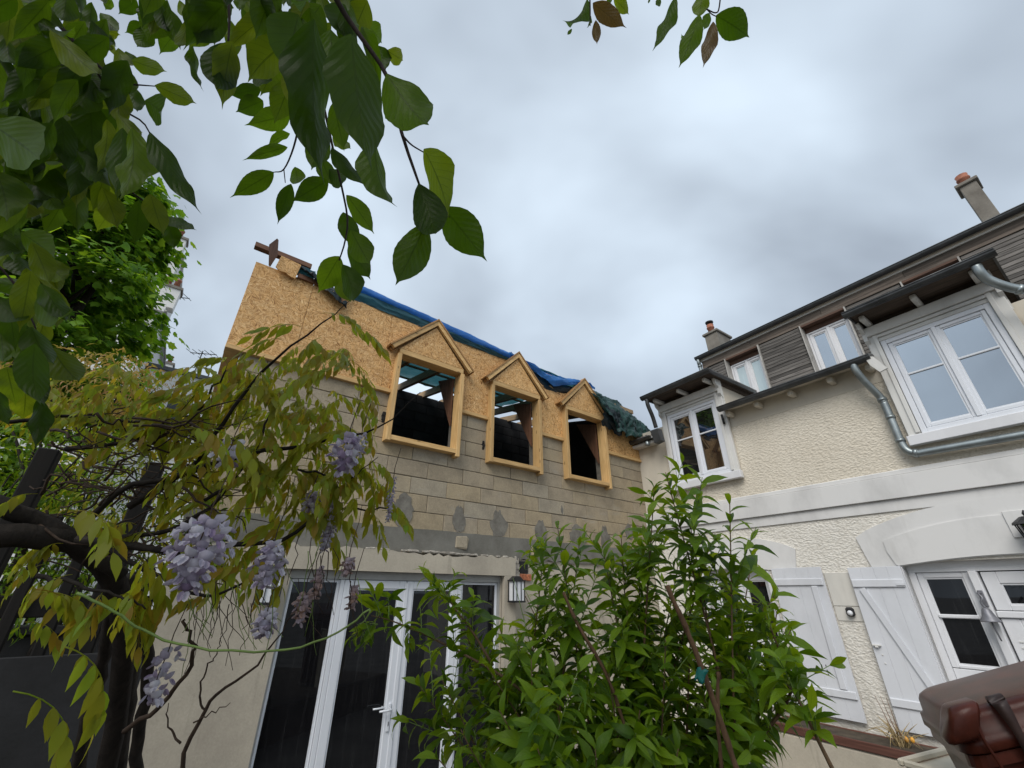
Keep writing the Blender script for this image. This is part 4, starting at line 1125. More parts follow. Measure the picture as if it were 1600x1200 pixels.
MB().tube([(0, 0, 0.04), (0, 0.03, 0.08), (0, 0.10, 0.085)], 0.012, 6).build('bracket', M['pipe'], e)

# planter along the wall with withered stalks
e = empty('planter_box', FB @ Matrix.Translation((2.55, -0.28, 0)))
tag(e, 'red brown wooden planter box on a pale plinth under the shutters', 'planter')
for s in (-0.22, 0.17):
    MB().box(-0.78, 0.78, s, s + 0.030, 0.525, 0.605, 0.005).build('plank', M['planter'], e)
for s in (-0.78, 0.745): MB().box(s, s + 0.035, -0.184, 0.169, 0.525, 0.605, 0.005).build('end_board', M['planter'], e)
MB().box(-0.744, 0.744, -0.184, 0.169, 0.53, 0.597).build('soil', M['soil'], e)
MB().box(-0.9, 0.95, -0.21, 0.25, 0.0, 0.52, 0.02).build('plinth', M['plaster'], e)
e = empty('withered_plant', FB @ Matrix.Translation((2.98, -0.30, 0.57)))
tag(e, 'clump of dry straw stalks with yellow seed heads in the planter beside the right shutter', 'plant')
m_ = MB()
for i in range(46):
    a = random.uniform(0, 6.28); l = random.uniform(0.12, 0.34); s = random.uniform(0.2, 1.1)
    p0 = Vector((random.uniform(-0.05, 0.05), random.uniform(-0.05, 0.05), 0))
    p1 = p0 + Vector((math.cos(a) * l * 0.4 * s, math.sin(a) * l * 0.3 * s, l * 0.5))
    p2 = p1 + Vector((math.cos(a) * l * 0.6 * s, math.sin(a) * l * 0.4 * s, l * random.uniform(-0.5, 0.5)))
    m_.tube(smooth_path([p0, p1, p2], 5), [0.004, 0.005, 0.006, 0.005, 0.003, 0.001], 4)
o = m_.build('stalks', M['straw'], e)
for i in range(2):
    MB().lathe([(0.004, 0), (0.016, 0.012), (0.018, 0.03), (0.006, 0.05)], (0.08 + 0.05 * i, -0.06 - 0.02 * random.random(), 0.06 + 0.03 * random.random()), 8).build('seed_head', M['yellow'], e)
for i in range(3):
    MB().tube([(0.02 * i, 0.0, 0), (0.03 * i - 0.06, 0.02, 0.2), (0.05 * i - 0.12, 0.05, 0.42)], [0.005, 0.004, 0.002], 5).build('dry_stem', M['oldboard_z'], e)
#ARCH-END

# ================================================================== NEIGHBOURHOOD BEHIND
def face_building(name, label, corner, u_dir, w, dep, z0, z1, extra):
    Fm = Matrix(((u_dir.x, -u_dir.y, 0, corner.x), (u_dir.y, u_dir.x, 0, corner.y), (0, 0, 1, 0), (0, 0, 0, 1)))
    e = empty(name, Fm); tag(e, label, 'building', 'white buildings behind the garden')
    MB().box(0, w, 0, dep, z0, z1).build('wall', M['farwhite'], e)
    extra(e, w, dep, z1)
    return e
def far_chimney(e, u, d, z, n, w=0.8):
    c = empty('chimney', None, e)
    MB().box(u - w / 2, u + w / 2, d - 0.25, d + 0.25, z, z + 1.0).build('stack', M['farwhite'], c)
    MB().box(u - w / 2 - 0.06, u + w / 2 + 0.06, d - 0.31, d + 0.31, z + 1.001, z + 1.12).build('cap', M['chimney'], c)
    for i in range(n):
        MB().lathe([(0.12, 0), (0.10, 0.4), (0.13, 0.42), (0.13, 0.5)], (u + (i - (n - 1) / 2) * 0.3, d, z + 1.12), 8).build('chimney_pot', M['terracotta'], c)
def antenna(x, y, z, hgt, label, n=5):
    e = empty('television_aerial', Matrix.Translation((x, y, z)))
    tag(e, label, 'aerial', 'aerials on the far roofs')
    MB().tube([(0, 0, 0), (0, 0, hgt)], 0.025, 5).build('mast', M['darkmetal'], e)
    MB().bar((-0.6, 0, hgt - 0.1), (0.6, 0.2, hgt - 0.1), 0.03, 0.03).build('boom', M['darkmetal'], e)
    for i in range(n):
        x_ = -0.55 + i * 1.1 / (n - 1)
        MB().bar((x_, -0.3 + x_ * 0.17, hgt - 0.1), (x_, 0.3 + x_ * 0.17, hgt - 0.1), 0.018, 0.018).build('element', M['darkmetal'], e)
def block_point(px, py, h):
    r = ray(px, py); t = (h - CAMZ) / r.z
    return CAM + r * t
# tall block: right hand wall recedes away from the camera
p = block_point(273, 487, 13.0)
def ex1(e, w, dep, z1):
    # eaves line on the right wall (u = w), windows along it
    MB().box(w - 0.5, w + 0.10, -0.3, dep + 0.2, z1 + 0.001, z1 + 0.25).build('eaves_cornice', M['farwhite'], e)
    MB().tube([(w + 0.16, -0.3, z1 + 0.05), (w + 0.16, dep, z1 + 0.05)], 0.05, 8).build('gutter', M['trimgrey'], e)
    MB().box(0, w - 0.6, -0.2, dep, z1 + 0.251, z1 + 0.6).build('roof', M['roofsheet'], e)
    for k in range(4):
        for j in range(5):
            y0 = 1.5 + j * 3.0; z0 = z1 - 3.0 - k * 2.9
            wnd = empty('window', None, e)
            MB().box(w + 0.001, w + 0.05, y0, y0 + 1.1, z0, z0 + 1.7).build('frame', M['oldwhite'], wnd)
            MB().box(w + 0.051, w + 0.06, y0 + 0.1, y0 + 1.0, z0 + 0.1, z0 + 1.6).build('pane', M['glass_dark'], wnd)
    far_chimney(e, w - 0.1, 0.2, z1 + 0.4, 2); far_chimney(e, w - 0.2, 9.0, z1 + 0.4, 2)
DIRB = Vector((-NA.x, -NA.y, 0))
face_building('apartment_building', 'tall white apartment block with gutter and chimneys seen obliquely beyond the maple tree', Vector((p.x, p.y, 0)) - UA * 9.4, UA, 9.0, 16.0, 0, 13.0 - 0.3, ex1)
p = block_point(284, 401, 16.0)
def ex2(e, w, dep, z1):
    far_chimney(e, w - 0.45, 0.3, z1, 1, 0.7); far_chimney(e, w - 1.6, 0.3, z1, 2, 0.9)
    MB().box(-0.1, w + 0.08, -0.1, dep, z1 + 0.0005, z1 + 0.12).build('coping', M['farwhite'], e)
face_building('white_gable_block', 'tallest white gable wall with terracotta chimney pots half hidden by the maple tree', Vector((p.x, p.y, 0)) - UA * 6.0, UA, 6.0, 4.0, 0, 16.0, ex2)
p = block_point(277, 584, 11.0)
def ex3(e, w, dep, z1):
    MB().box(-0.1, w + 0.1, -0.15, dep, z1 + 0.001, z1 + 0.18).build('roof_edge', M['zinc'], e)
    for i in range(4):
        wnd = empty('window', None, e)
        MB().box(1.0 + i * 2.2, 2.0 + i * 2.2, -0.04, -0.001, z1 - 2.6, z1 - 0.9).build('frame', M['oldwhite'], wnd)
        MB().box(1.1 + i * 2.2, 1.9 + i * 2.2, -0.05, -0.041, z1 - 2.5, z1 - 1.0).build('pane', M['glass_dark'], wnd)
    far_chimney(e, 3.0, 1.0, z1 + 0.1, 3, 1.0)
face_building('low_white_building', 'lower white building with flat dark roof edge between the tall block and the extension', Vector((p.x, p.y, 0)) - UA * 1.0, UA, 10.0, 8.0, 0, 11.0, ex3)
for (px, py, hh, lab) in [(300, 592, 1.9, 'thin aerial standing left on the low flat roof'), (322, 596, 1.6, 'thin aerial standing right on the low flat roof')]:
    q = block_point(px, py, 11.3)
    antenna(q.x, q.y, 11.0, hh, lab)
q = block_point(285, 470, 14.5); antenna(q.x - 0.5, q.y, 12.7, 2.2, 'aerial on the eaves of the tall apartment block')

# garden wall left of the extension, shadow put into its grey
e = empty('garden_wall', FA)
tag(e, 'low grey rendered garden wall in shade-dark colour joining the left corner of the extension', 'wall')
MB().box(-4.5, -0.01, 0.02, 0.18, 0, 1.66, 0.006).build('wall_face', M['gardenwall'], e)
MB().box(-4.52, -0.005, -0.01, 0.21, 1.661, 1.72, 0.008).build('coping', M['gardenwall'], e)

# picket fence behind the wisteria, shade put into its black
fa, fb = Vector((-2.75, 1.35, 0)), Vector((-1.62, 2.13, 0))
fd_ = (fb - fa).normalized()
FF = Matrix(((fd_.x, -fd_.y, 0, fa.x), (fd_.y, fd_.x, 0, fa.y), (0, 0, 1, 0), (0, 0, 0, 1)))
e = empty('picket_fence', FF)
tag(e, 'old picket fence in shade-dark colour overgrown by the wisteria at the left', 'fence')
L = (fb - fa).length
for i in range(11):
    u = 0.05 + i * (L - 0.1) / 10
    hh = 2.24 + random.uniform(-0.2, 0.2) if i % 3 else 2.52
    w_ = 0.021 if i % 3 else 0.036
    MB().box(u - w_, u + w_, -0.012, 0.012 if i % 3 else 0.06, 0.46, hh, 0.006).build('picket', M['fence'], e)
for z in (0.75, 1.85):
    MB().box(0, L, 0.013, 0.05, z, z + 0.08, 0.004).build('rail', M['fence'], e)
MB().box(-0.6, L + 0.05, -0.040, -0.02, 0.46, 1.72, 0.003).build('shade_panel', M['gardenwall'], e)  # added dark panel, coloured as the shade of the lower corner

# ================================================================== LEAVES
def leaf_template(prof, fold=0.25, droop=0.3, wave=0.0, nx=2, twist=0.0, seed=0):
    """unit leaf along +Y, blade up +Z. prof: list of (s, half width)"""
    vs, uv, fs = [], [], []
    rr = random.Random(seed)
    for (s, w) in prof:
        y = math.sin(s * droop * 1.2) / max(1e-6, droop * 1.2) if droop > 0.01 else s
        z = -(1 - math.cos(s * droop * 1.2)) / max(1e-6, droop * 1.2) if droop > 0.01 else 0
        tw = twist * s
        for k in range(-nx, nx + 1):
            x = w * k / nx
            zz = abs(x) * fold + wave * math.sin(s * 14 + k) * abs(k) / nx * w * 2
            vs.append((x * math.cos(tw) - zz * math.sin(tw), y, z + zz * math.cos(tw) + x * math.sin(tw)))
            uv.append((0.5 + 0.5 * k / nx, s))
    m_ = 2 * nx + 1
    for i in range(len(prof) - 1):
        for k in range(2 * nx):
            fs.append((i * m_ + k, i * m_ + k + 1, (i + 1) * m_ + k + 1, (i + 1) * m_ + k))
    return np.array(vs), fs, np.array(uv)
def ovate(n=20):
    out = [(0, 0.010)]
    for i in range(1, n):
        t_ = i / n
        w = 0.262 * math.sin(math.pi * min(1.0, t_ / 0.90) ** 0.86) ** 0.85 if t_ < 0.90 else 0.0
        w = max(w, 0.030 * (1 - t_) / 0.14 if t_ > 0.84 else 0.0)
        out.append((t_, w * (1 + (0.014 if i % 2 else -0.010))))
    return out + [(1.0, 0.001)]
OVATE = ovate()
LANCE = [(0, 0.010), (0.12, 0.055), (0.28, 0.108), (0.48, 0.128), (0.68, 0.092), (0.85, 0.038), (1.0, 0.002)]
LANCE_S = [(0, 0.012), (0.14, 0.075), (0.34, 0.125), (0.56, 0.12), (0.78, 0.06), (0.92, 0.018), (1.0, 0.002)]
def leaf_mesh(name, tpl, mat, extra=None):
    vs, fs, uv = tpl
    me = bpy.data.meshes.new(name)
    me.from_pydata([tuple(v) for v in vs], [], fs)
    ul = me.uv_layers.new(name='UVMap')
    idx = np.array([i for f in fs for i in f])
    ul.data.foreach_set('uv', uv[idx].ravel())
    me.polygons.foreach_set('use_smooth', [True] * len(me.polygons))
    me.materials.append(mat)
    return me
def joined_leaves(name, tpls, mats, mat, parent):
    """one mesh of many leaves: list of 4x4 matrices, each with a template"""
    V, Fc, U = [], [], []
    b = 0
    for i, Mx in enumerate(mats):
        vs, fs, uv = tpls[i % len(tpls)]
        A = np.array(Mx)
        V.append(vs @ A[:3, :3].T + A[:3, 3]); U.append(uv[np.array([j for f in fs for j in f])])
        Fc += [tuple(j + b for j in f) for f in fs]; b += len(vs)
    me = bpy.data.meshes.new(name)
    me.from_pydata(np.concatenate(V).tolist(), [], Fc)
    ul = me.uv_layers.new(name='UVMap'); ul.data.foreach_set('uv', np.concatenate(U).ravel())
    me.polygons.foreach_set('use_smooth', [True] * len(me.polygons))
    me.materials.append(mat)
    o = bpy.data.objects.new(name, me); col.objects.link(o); o.parent = parent
    o['kind'] = 'stuff'
    return o
def leaf_matrix(base, y, n, ln, wscale=1.0):
    """leaf at base pointing along y with blade normal close to n"""
    y = y.normalized(); x = y.cross(n)
    x = x.normalized() if x.length > 1e-5 else y.orthogonal().normalized()
    z = x.cross(y)
    R_ = Matrix((x * ln * wscale, y * ln, z * ln)).transposed().to_4x4()
    return Matrix.Translation(base) @ R_
def place(name, me, Mx, parent):
    o = bpy.data.objects.new(name, me); col.objects.link(o)
    o.parent = parent
    o.matrix_local = Mx
    return o
def rv(s=1.0):
    return Vector((random.gauss(0, s), random.gauss(0, s), random.gauss(0, s)))

# ---------------------------------------------------------------- cherry branches overhead
ch = empty('cherry_tree', Matrix.Identity(4))
tag(ch, 'cherry tree whose dark leafy branches hang over the top left of the view', 'tree')
CH_T = [leaf_template(OVATE, f_, d_, wv_, 2, tw_, i) for i, (f_, d_, wv_, tw_) in enumerate([(0.22, 0.35, 0.05, 0.1), (0.35, 0.55, 0.08, -0.15), (0.12, 0.25, 0.06, 0.2), (0.45, 0.75, 0.06, 0.0), (0.28, 0.45, 0.10, 0.35), (0.18, 0.9, 0.05, -0.2)])]
CH_M = [leaf_mesh('cherry_leaf', t, M['leaf_cherry']) for t in CH_T]
CH_B = [leaf_mesh('bronze_leaf', t, M['leaf_bronze']) for t in CH_T[:3]]
def hand_leaf(bx, by, tx, ty, w, bronze=False, t=None, up=None):
    L_ = math.hypot(tx - bx, ty - by)
    if t is None:
        t = min(1.25, max(0.36, random.uniform(0.095, 0.115) * 650 / L_))
    B = at(bx, by, t)
    T = at(tx, ty, t + random.uniform(-0.12, 0.12) * L_ * t / 650)
    y = T - B; ln = y.length
    v = (CAM - (B + T) / 2).normalized()
    n = v if up else -v
    n = (n + rv(0.22)).normalized()
    ws = min(1.15, max(0.35, 0.94 * (w * t / 650) / (0.524 * ln)))
    if len(ch.children) > 295:
        CH_EXTRA.append(leaf_matrix(B, y, n, ln * 1.10, ws)); return
    me = random.choice(CH_B if bronze else CH_M)
    return place('leaf', me, leaf_matrix(B, y, n, ln * 1.10, ws), ch)
LV = []
def grp(ox, oy, s, items):
    for it in items:
        LV.append((ox + it[0] / s, oy + it[1] / s, ox + it[2] / s, oy + it[3] / s, it[4] / s) + tuple(it[5:]))
# right hanging sprays
grp(340, 0, 2.609, [(285, 600, 120, 637, 45), (228, 702, 72, 795, 75), (300, 750, 245, 905, 60), (315, 680, 345, 790, 62), (450, 735, 310, 815, 85), (455, 690, 560, 800, 75),
    (465, 600, 590, 780, 75), (470, 550, 550, 625, 55), (525, 795, 650, 955, 75), (512, 865, 562, 1015, 78), (543, 938, 635, 1110, 98), (532, 1005, 638, 1145, 78), (497, 1045, 412, 1190, 95, False, None, True),
    (510, 1078, 600, 1265, 92), (500, 1115, 542, 1262, 75), (395, 80, 352, 765, 215), (545, 140, 590, 700, 240), (642, 575, 638, 925, 135), (690, 300, 880, 610, 190), (840, 608, 985, 870, 165),
    (920, 845, 1092, 1055, 150), (820, 748, 935, 1080, 135), (850, 910, 720, 1195, 135), (592, 110, 668, 305, 62, False, None, True), (610, 100, 685, 178, 80), (690, 205, 775, 262, 62), (650, 185, 702, 305, 72),
    (610, 0, 545, 150, 110), (300, 320, 238, 505, 100), (160, 265, 215, 425, 72), (292, 470, 140, 505, 85), (295, 545, 200, 572, 42), (185, 410, 78, 455, 75), (175, 360, 60, 392, 62),
    (485, 300, 500, 395, 45), (165, 0, 125, 155, 95), (60, 170, 0, 430, 110), (470, 420, 522, 615, 85), (290, 170, 95, 290, 170), (330, 60, 260, 330, 190), (460, 120, 480, 480, 170), (240, 230, 190, 400, 100), (420, 20, 300, 200, 150), (520, 20, 470, 250, 150), (350, 250, 300, 470, 120), (430, 520, 380, 720, 90), (420, 640, 470, 770, 70)])
# left sprays
grp(0, 0, 3.0, [(725, 400, 945, 492, 82), (680, 470, 870, 590, 170), (618, 600, 668, 985, 135), (705, 620, 915, 1028, 120), (615, 282, 790, 348, 82), (575, 600, 565, 935, 105), (785, 1015, 915, 1092, 85), (785, 1040, 832, 1175, 72),
    (650, 940, 645, 1145, 78), (705, 910, 760, 1105, 95), (540, 965, 455, 1070, 105), (530, 880, 355, 970, 120), (512, 425, 535, 615, 130, False, None, True), (270, 290, 330, 530, 160, False, None, True), (235, 140, 510, 450, 115), (-60, 570, 300, 800, 240),
    (-20, 380, 160, 430, 95), (455, 130, 575, 165, 62), (470, 60, 570, 170, 65), (525, 0, 490, 45, 80), (680, 120, 600, 152, 62), (695, 120, 652, 262, 75), (835, 140, 748, 240, 82), (880, 90, 848, 320, 65), (695, 10, 705, 160, 110),
    (1065, 200, 985, 490, 145), (905, 215, 915, 445, 62), (1040, 0, 895, 210, 150), (842, 0, 895, 125, 55), (430, 150, 540, 280, 100), (480, 190, 620, 250, 75), (560, 300, 620, 470, 90), (600, 390, 665, 560, 75), (590, 240, 640, 330, 60),
    (60, 100, 150, 330, 150), (20, 60, 0, 280, 120), (130, 60, 190, 250, 90), (300, 180, 420, 420, 130), (420, 470, 440, 740, 130), (500, 560, 520, 830, 90), (380, 520, 310, 690, 130), (200, 480, 330, 680, 130), (0, 480, 150, 600, 110),
    (-20, 800, 90, 1060, 190), (80, 860, 130, 1100, 130), (-30, 1000, 60, 1180, 150), (100, 1090, 290, 1215, 130), (150, 760, 350, 900, 150), (330, 700, 400, 900, 110), (230, 830, 390, 860, 90), (480, 880, 575, 1090, 95), (760, 30, 700, 200, 130), (640, 0, 560, 60, 90), (980, 60, 880, 220, 120)])
# low left sprays
grp(0, 380, 3.75, [(185, 490, 275, 770, 135), (215, 325, 495, 585, 155), (300, 610, 460, 880, 175), (250, 60, 345, 335, 110), (240, 95, 445, 255, 120), (40, 725, 85, 935, 135, False, None, True), (150, 850, 150, 1035, 165, False, None, True),
    (225, 910, 258, 1195, 92), (-20, 430, 60, 730, 110), (0, 230, 145, 330, 100), (0, 20, 100, 200, 140), (-40, 560, 40, 760, 100), (90, 60, 160, 260, 120), (-20, 860, 30, 1080, 90)])
# sprigs at the top right of the middle
grp(860, 0, 4.444, [(255, -10, 155, 318, 105), (295, 20, 515, 195, 120, True), (315, 140, 325, 325, 60, True), (275, 100, 272, 225, 14), (150, 200, 113, 250, 22), (440, -10, 560, 95, 75), (395, -20, 432, 35, 50), (865, -20, 752, 375, 112),
    (765, -20, 730, 72, 42), (1055, -40, 1030, 140, 110), (1035, 100, 908, 490, 128), (1130, 150, 1078, 485, 95, True), (1150, 108, 1408, 248, 170), (1105, 90, 1055, 215, 70), (1010, 190, 872, 350, 40), (690, -20, 680, 35, 14)])
CH_EXTRA = []
for it in LV: hand_leaf(*it)
# further leaves that fill the dense masses, hanging down
def inside(poly, x, y):
    c = False; j = len(poly) - 1
    for i in range(len(poly)):
        xi, yi = poly[i]; xj, yj = poly[j]
        if (yi > y) != (yj > y) and x < (xj - xi) * (y - yi) / (yj - yi) + xi: c = not c
        j = i
    return c
def fill(poly, n, tmin, tmax, fn):
    xs = [p[0] for p in poly]; ys = [p[1] for p in poly]
    k = 0
    while k < n:
        x, y = random.uniform(min(xs), max(xs)), random.uniform(min(ys), max(ys))
        if inside(poly, x, y):
            fn(x, y, random.uniform(tmin, tmax)); k += 1
def fill_leaf(x, y, t):
    L_ = random.uniform(0.085, 0.12) * 650 / t
    a = random.gauss(math.radians(95), 0.5)
    hand_leaf(x, y - L_ * 0.5, x + L_ * math.cos(a), y + L_ * (math.sin(a) - 0.5), L_ * random.uniform(0.30, 0.42), False, t)
fill([(-40, -40), (140, -40), (185, 60), (200, 140), (175, 260), (60, 330), (-40, 380)], 190, 0.70, 1.35, fill_leaf)
fill([(300, -60), (560, -60), (565, 30), (470, 110), (380, 90), (330, 40)], 80, 0.6, 1.2, fill_leaf)
fill([(200, -60), (330, -60), (330, 20), (260, 70), (215, 20)], 26, 0.8, 1.3, fill_leaf)
fill([(0, 180), (150, 180), (220, 260), (120, 340), (0, 400)], 60, 0.8, 1.2, fill_leaf)
fill([(-40, 380), (60, 380), (90, 480), (40, 640), (-40, 640)], 26, 0.7, 1.1, fill_leaf)
# twigs
def px_path(pts, t0, t1, n=10):
    k = len(pts)
    return smooth_path([at(x, y, t0 + (t1 - t0) * i / (k - 1)) for i, (x, y) in enumerate(pts)], n)
def twig(pts, t0, t1, r0, r1, parent, mat='cherrybark', n=12, name='twig'):
    P = px_path(pts, t0, t1, n)
    return MB().tube(P, [r0 + (r1 - r0) * i / n for i in range(n + 1)], 6).build(name, M[mat], parent)
def g2(*pts): return [(340 + x / 2.609, y / 2.609) for x, y in pts]
def g1(*pts): return [(x / 3, y / 3) for x, y in pts]
for pts, t0, t1, r0, r1 in [
    (g2((420, -120), (520, 60), (620, 200), (700, 330), (750, 540), (800, 690), (825, 760)), 0.62, 0.60, 0.0045, 0.0016),
    (g2((752, 550), (790, 590), (842, 622)), 0.60, 0.60, 0.0015, 0.001), (g2((825, 755), (870, 830), (945, 885)), 0.60, 0.60, 0.0015, 0.001),
    (g2((430, 420), (480, 650), (512, 790), (530, 900), (518, 990), (495, 1062)), 0.95, 0.95, 0.003, 0.0015), (g2((340, 470), (310, 600), (270, 690), (228, 702)), 0.95, 0.95, 0.0025, 0.001), (g2((270, 690), (276, 745)), 0.95, 0.95, 0.0013, 0.001),
    (g1((120, -100), (230, 60), (400, 250), (560, 380), (730, 404)), 0.85, 0.9, 0.006, 0.001), (g1((450, 330), (560, 500), (680, 585), (745, 750)), 0.9, 0.85, 0.003, 0.001),
    (g1((250, 620), (420, 720), (600, 885), (700, 960), (790, 1020)), 0.9, 0.95, 0.003, 0.001), (g1((1060, -100), (1075, 60), (1070, 200)), 0.8, 0.75, 0.0035, 0.0015), (g1((-60, 430), (120, 480), (320, 640)), 0.9, 0.9, 0.004, 0.002),
    ([(920, -40), (922, 10), (922, 40)], 0.75, 0.75, 0.0016, 0.001), ([(1128, -40), (1124, 10), (1118, 20), (1104, 14)], 0.75, 0.75, 0.0016, 0.001), ([(1104, 14), (1112, 22), (1120, 26)], 0.75, 0.75, 0.001, 0.0008),
    ([(-60, 360), (20, 440), (50, 500), (58, 520)], 0.85, 0.85, 0.003, 0.001)]:
    twig(pts, t0, t1, r0, r1, ch)
# limbs, trunk and an added unseen leaf mass that shades the foreground
trunk_p = [(-2.3, -1.6, 0.4), (-2.25, -1.5, 1.6), (-2.1, -1.3, 2.6), (-1.9, -1.2, 3.4), (-1.5, -1.1, 4.2), (-1.2, -0.9, 4.9)]
MB().tube(smooth_path(trunk_p, 16), [0.16 - 0.12 * i / 16 for i in range(17)], 10).build('trunk', M['cherrybark'], ch)
for pts in ([(-1.9, -1.2, 3.4), (-1.5, -0.7, 3.9), (-1.0, -0.2, 3.9), (-0.6, 0.2, 3.7)], [(-1.5, -1.1, 4.2), (-0.6, -0.7, 4.3), (0.2, -0.2, 4.0)], [(-2.1, -1.3, 2.6), (-2.4, -0.6, 3.2), (-2.4, 0.0, 3.6)]):
    MB().tube(smooth_path(pts, 10), [0.045 - 0.035 * i / 10 for i in range(11)], 7).build('limb', M['cherrybark'], ch)
cm = []
for i in range(3000):
    for _ in range(50):
        p = Vector((random.gauss(-0.75, 0.85), random.gauss(-0.65, 0.6), random.gauss(4.1, 0.45)))
        q = proj(p)
        if p.z > 2.8 and (q[2] <= 0.05 or q[0] < -60 or q[1] < -70 or q[0] > 1660): break
    y = Vector((random.gauss(0, 0.5), random.gauss(0, 0.5), -0.8))
    cm.append(leaf_matrix(p, y, Vector((0, 0, 1)) + rv(0.6), random.uniform(0.08, 0.12)))
joined_leaves('foliage', CH_T, CH_EXTRA, M['leaf_cherry'], ch)
joined_leaves('shade_canopy', CH_T[:4], cm, M['leaf_cherry'], ch)

# ---------------------------------------------------------------- wisteria
ws = empty('wisteria', Matrix.Identity(4))
tag(ws, 'sprawling wisteria with olive leaves and lilac flower racemes climbing on the left', 'climbing plant')
def wtube(pts, t0, t1, r0, r1, name='stem', mat='vine', n=18, sides=7):
    P = px_path(pts, t0, t1, n)
    P = [p + rv(0.0012 if mat == 'greenstem' else 0.003) for p in P]
    MB().tube(P, [r0 + (r1 - r0) * i / n for i in range(n + 1)], sides).build(name, M[mat], ws)
    return P
BR = []
def wb(*a, **k):
    P = wtube(*a, **k); BR.append(P); return P
wtube([(-120, 760), (0, 790), (60, 815), (130, 850), (190, 900)], 1.0, 1.15, 0.024, 0.018)
wtube([(-120, 850), (0, 835), (90, 845), (150, 870), (185, 930), (190, 1060), (150, 1300)], 0.95, 1.35, 0.030, 0.028)
wtube([(200, 900), (205, 1000), (190, 1100), (170, 1300)], 1.3, 1.4, 0.030, 0.034)
wtube([(175, 940), (160, 1040), (135, 1140), (110, 1300)], 1.35, 1.45, 0.018, 0.020)
wtube([(220, 930), (232, 1040), (215, 1160), (205, 1300)], 1.25, 1.35, 0.014, 0.018)
wb([(130, 820), (200, 760), (290, 740), (340, 670), (390, 600), (450, 545), (512, 500), (545, 470)], 1.1, 1.15, 0.0085, 0.0008, name='branch')
wb([(200, 790), (280, 745), (350, 720), (450, 700), (530, 685), (590, 670), (660, 612)], 1.1, 1.25, 0.010, 0.0010, name='branch')
wb([(120, 840), (280, 862), (360, 850), (440, 845), (500, 800), (560, 795), (610, 795)], 1.0, 1.2, 0.009, 0.0016, name='branch')
wb([(320, 780), (400, 745), (480, 735), (540, 752), (590, 715)], 1.1, 1.15, 0.005, 0.001, name='branch')
wb([(100, 700), (200, 690), (300, 650), (340, 600), (360, 560)], 1.2, 1.3, 0.007, 0.0015, name='branch')
wb([(20, 660), (120, 650), (240, 660), (330, 640)], 1.2, 1.3, 0.006, 0.002, name='branch')
wb([(180, 840), (260, 830), (330, 790), (400, 700), (420, 640), (400, 590)], 1.05, 1.15, 0.007, 0.0012, name='branch')
wb([(150, 850), (240, 900), (320, 930), (390, 905), (450, 880)], 0.95, 1.0, 0.006, 0.0012, name='branch')
wb([(60, 900), (150, 920), (230, 950)], 0.85, 0.85, 0.005, 0.0015, name='branch')
wtube([(120, 925), (160, 945), (195, 968), (235, 990), (300, 1010), (400, 1019), (480, 1008), (540, 980), (578, 952)], 0.72, 0.80, 0.0024, 0.0018, 'green_shoot', 'greenstem', 26)
wtube([(578, 952), (574, 965), (560, 978)], 0.80, 0.80, 0.0016, 0.001, 'tendril', 'greenstem', 6)
wtube([(265, 1320), (290, 1180), (320, 1110), (352, 1075), (400, 1040), (430, 1000), (455, 960)], 1.1, 1.15, 0.0065, 0.0012, 'sucker', 'vinetwig')
wtube([(318, 1120), (312, 1090), (320, 1050), (336, 1025), (345, 995)], 1.1, 1.1, 0.003, 0.001, 'sucker', 'vinetwig')
wtube([(282, 1160), (265, 1130), (262, 1098)], 1.1, 1.1, 0.003, 0.001, 'sucker', 'vinetwig', 8)
wtube([(190, 1145), (240, 1110), (285, 1065), (303, 1020), (298, 985), (286, 965)], 1.0, 1.0, 0.006, 0.003, 'sucker', 'vinetwig')
wtube([(300, 1130), (330, 1115), (362, 1098)], 1.1, 1.1, 0.002, 0.001, 'sucker', 'vinetwig', 8)
# tangle of thin bare twigs in the dark heart of the plant
for i in range(130):
    x, y = random.uniform(40, 310), random.uniform(650, 890)
    a = random.uniform(-0.6, 0.5); l = random.uniform(50, 150)
    t = random.uniform(1.05, 1.5)
    pts = [(x + l * k / 3 * math.cos(a) + random.gauss(0, 7), y + l * k / 3 * math.sin(a) + random.gauss(0, 7)) for k in range(4)]
    wtube(pts, t, t + random.uniform(-0.1, 0.1), random.uniform(0.0016, 0.0045), 0.001, 'twig', 'vinetwig', 8, 5)
# bare flower stalks hanging under the crown
for i in range(60):
    x, y = random.choice([(random.uniform(290, 400), random.uniform(900, 950)), (random.uniform(400, 560), random.uniform(840, 930))])
    l = random.uniform(40, 120); dx = random.uniform(-25, 45)
    t = random.uniform(0.85, 1.1)
    wtube([(x, y), (x + dx * 0.3, y + l * 0.5), (x + dx, y + l)], t, t, 0.0011, 0.0007, 'flower_stalk', 'greenstem' if random.random() < 0.45 else 'vinetwig', 6, 4)

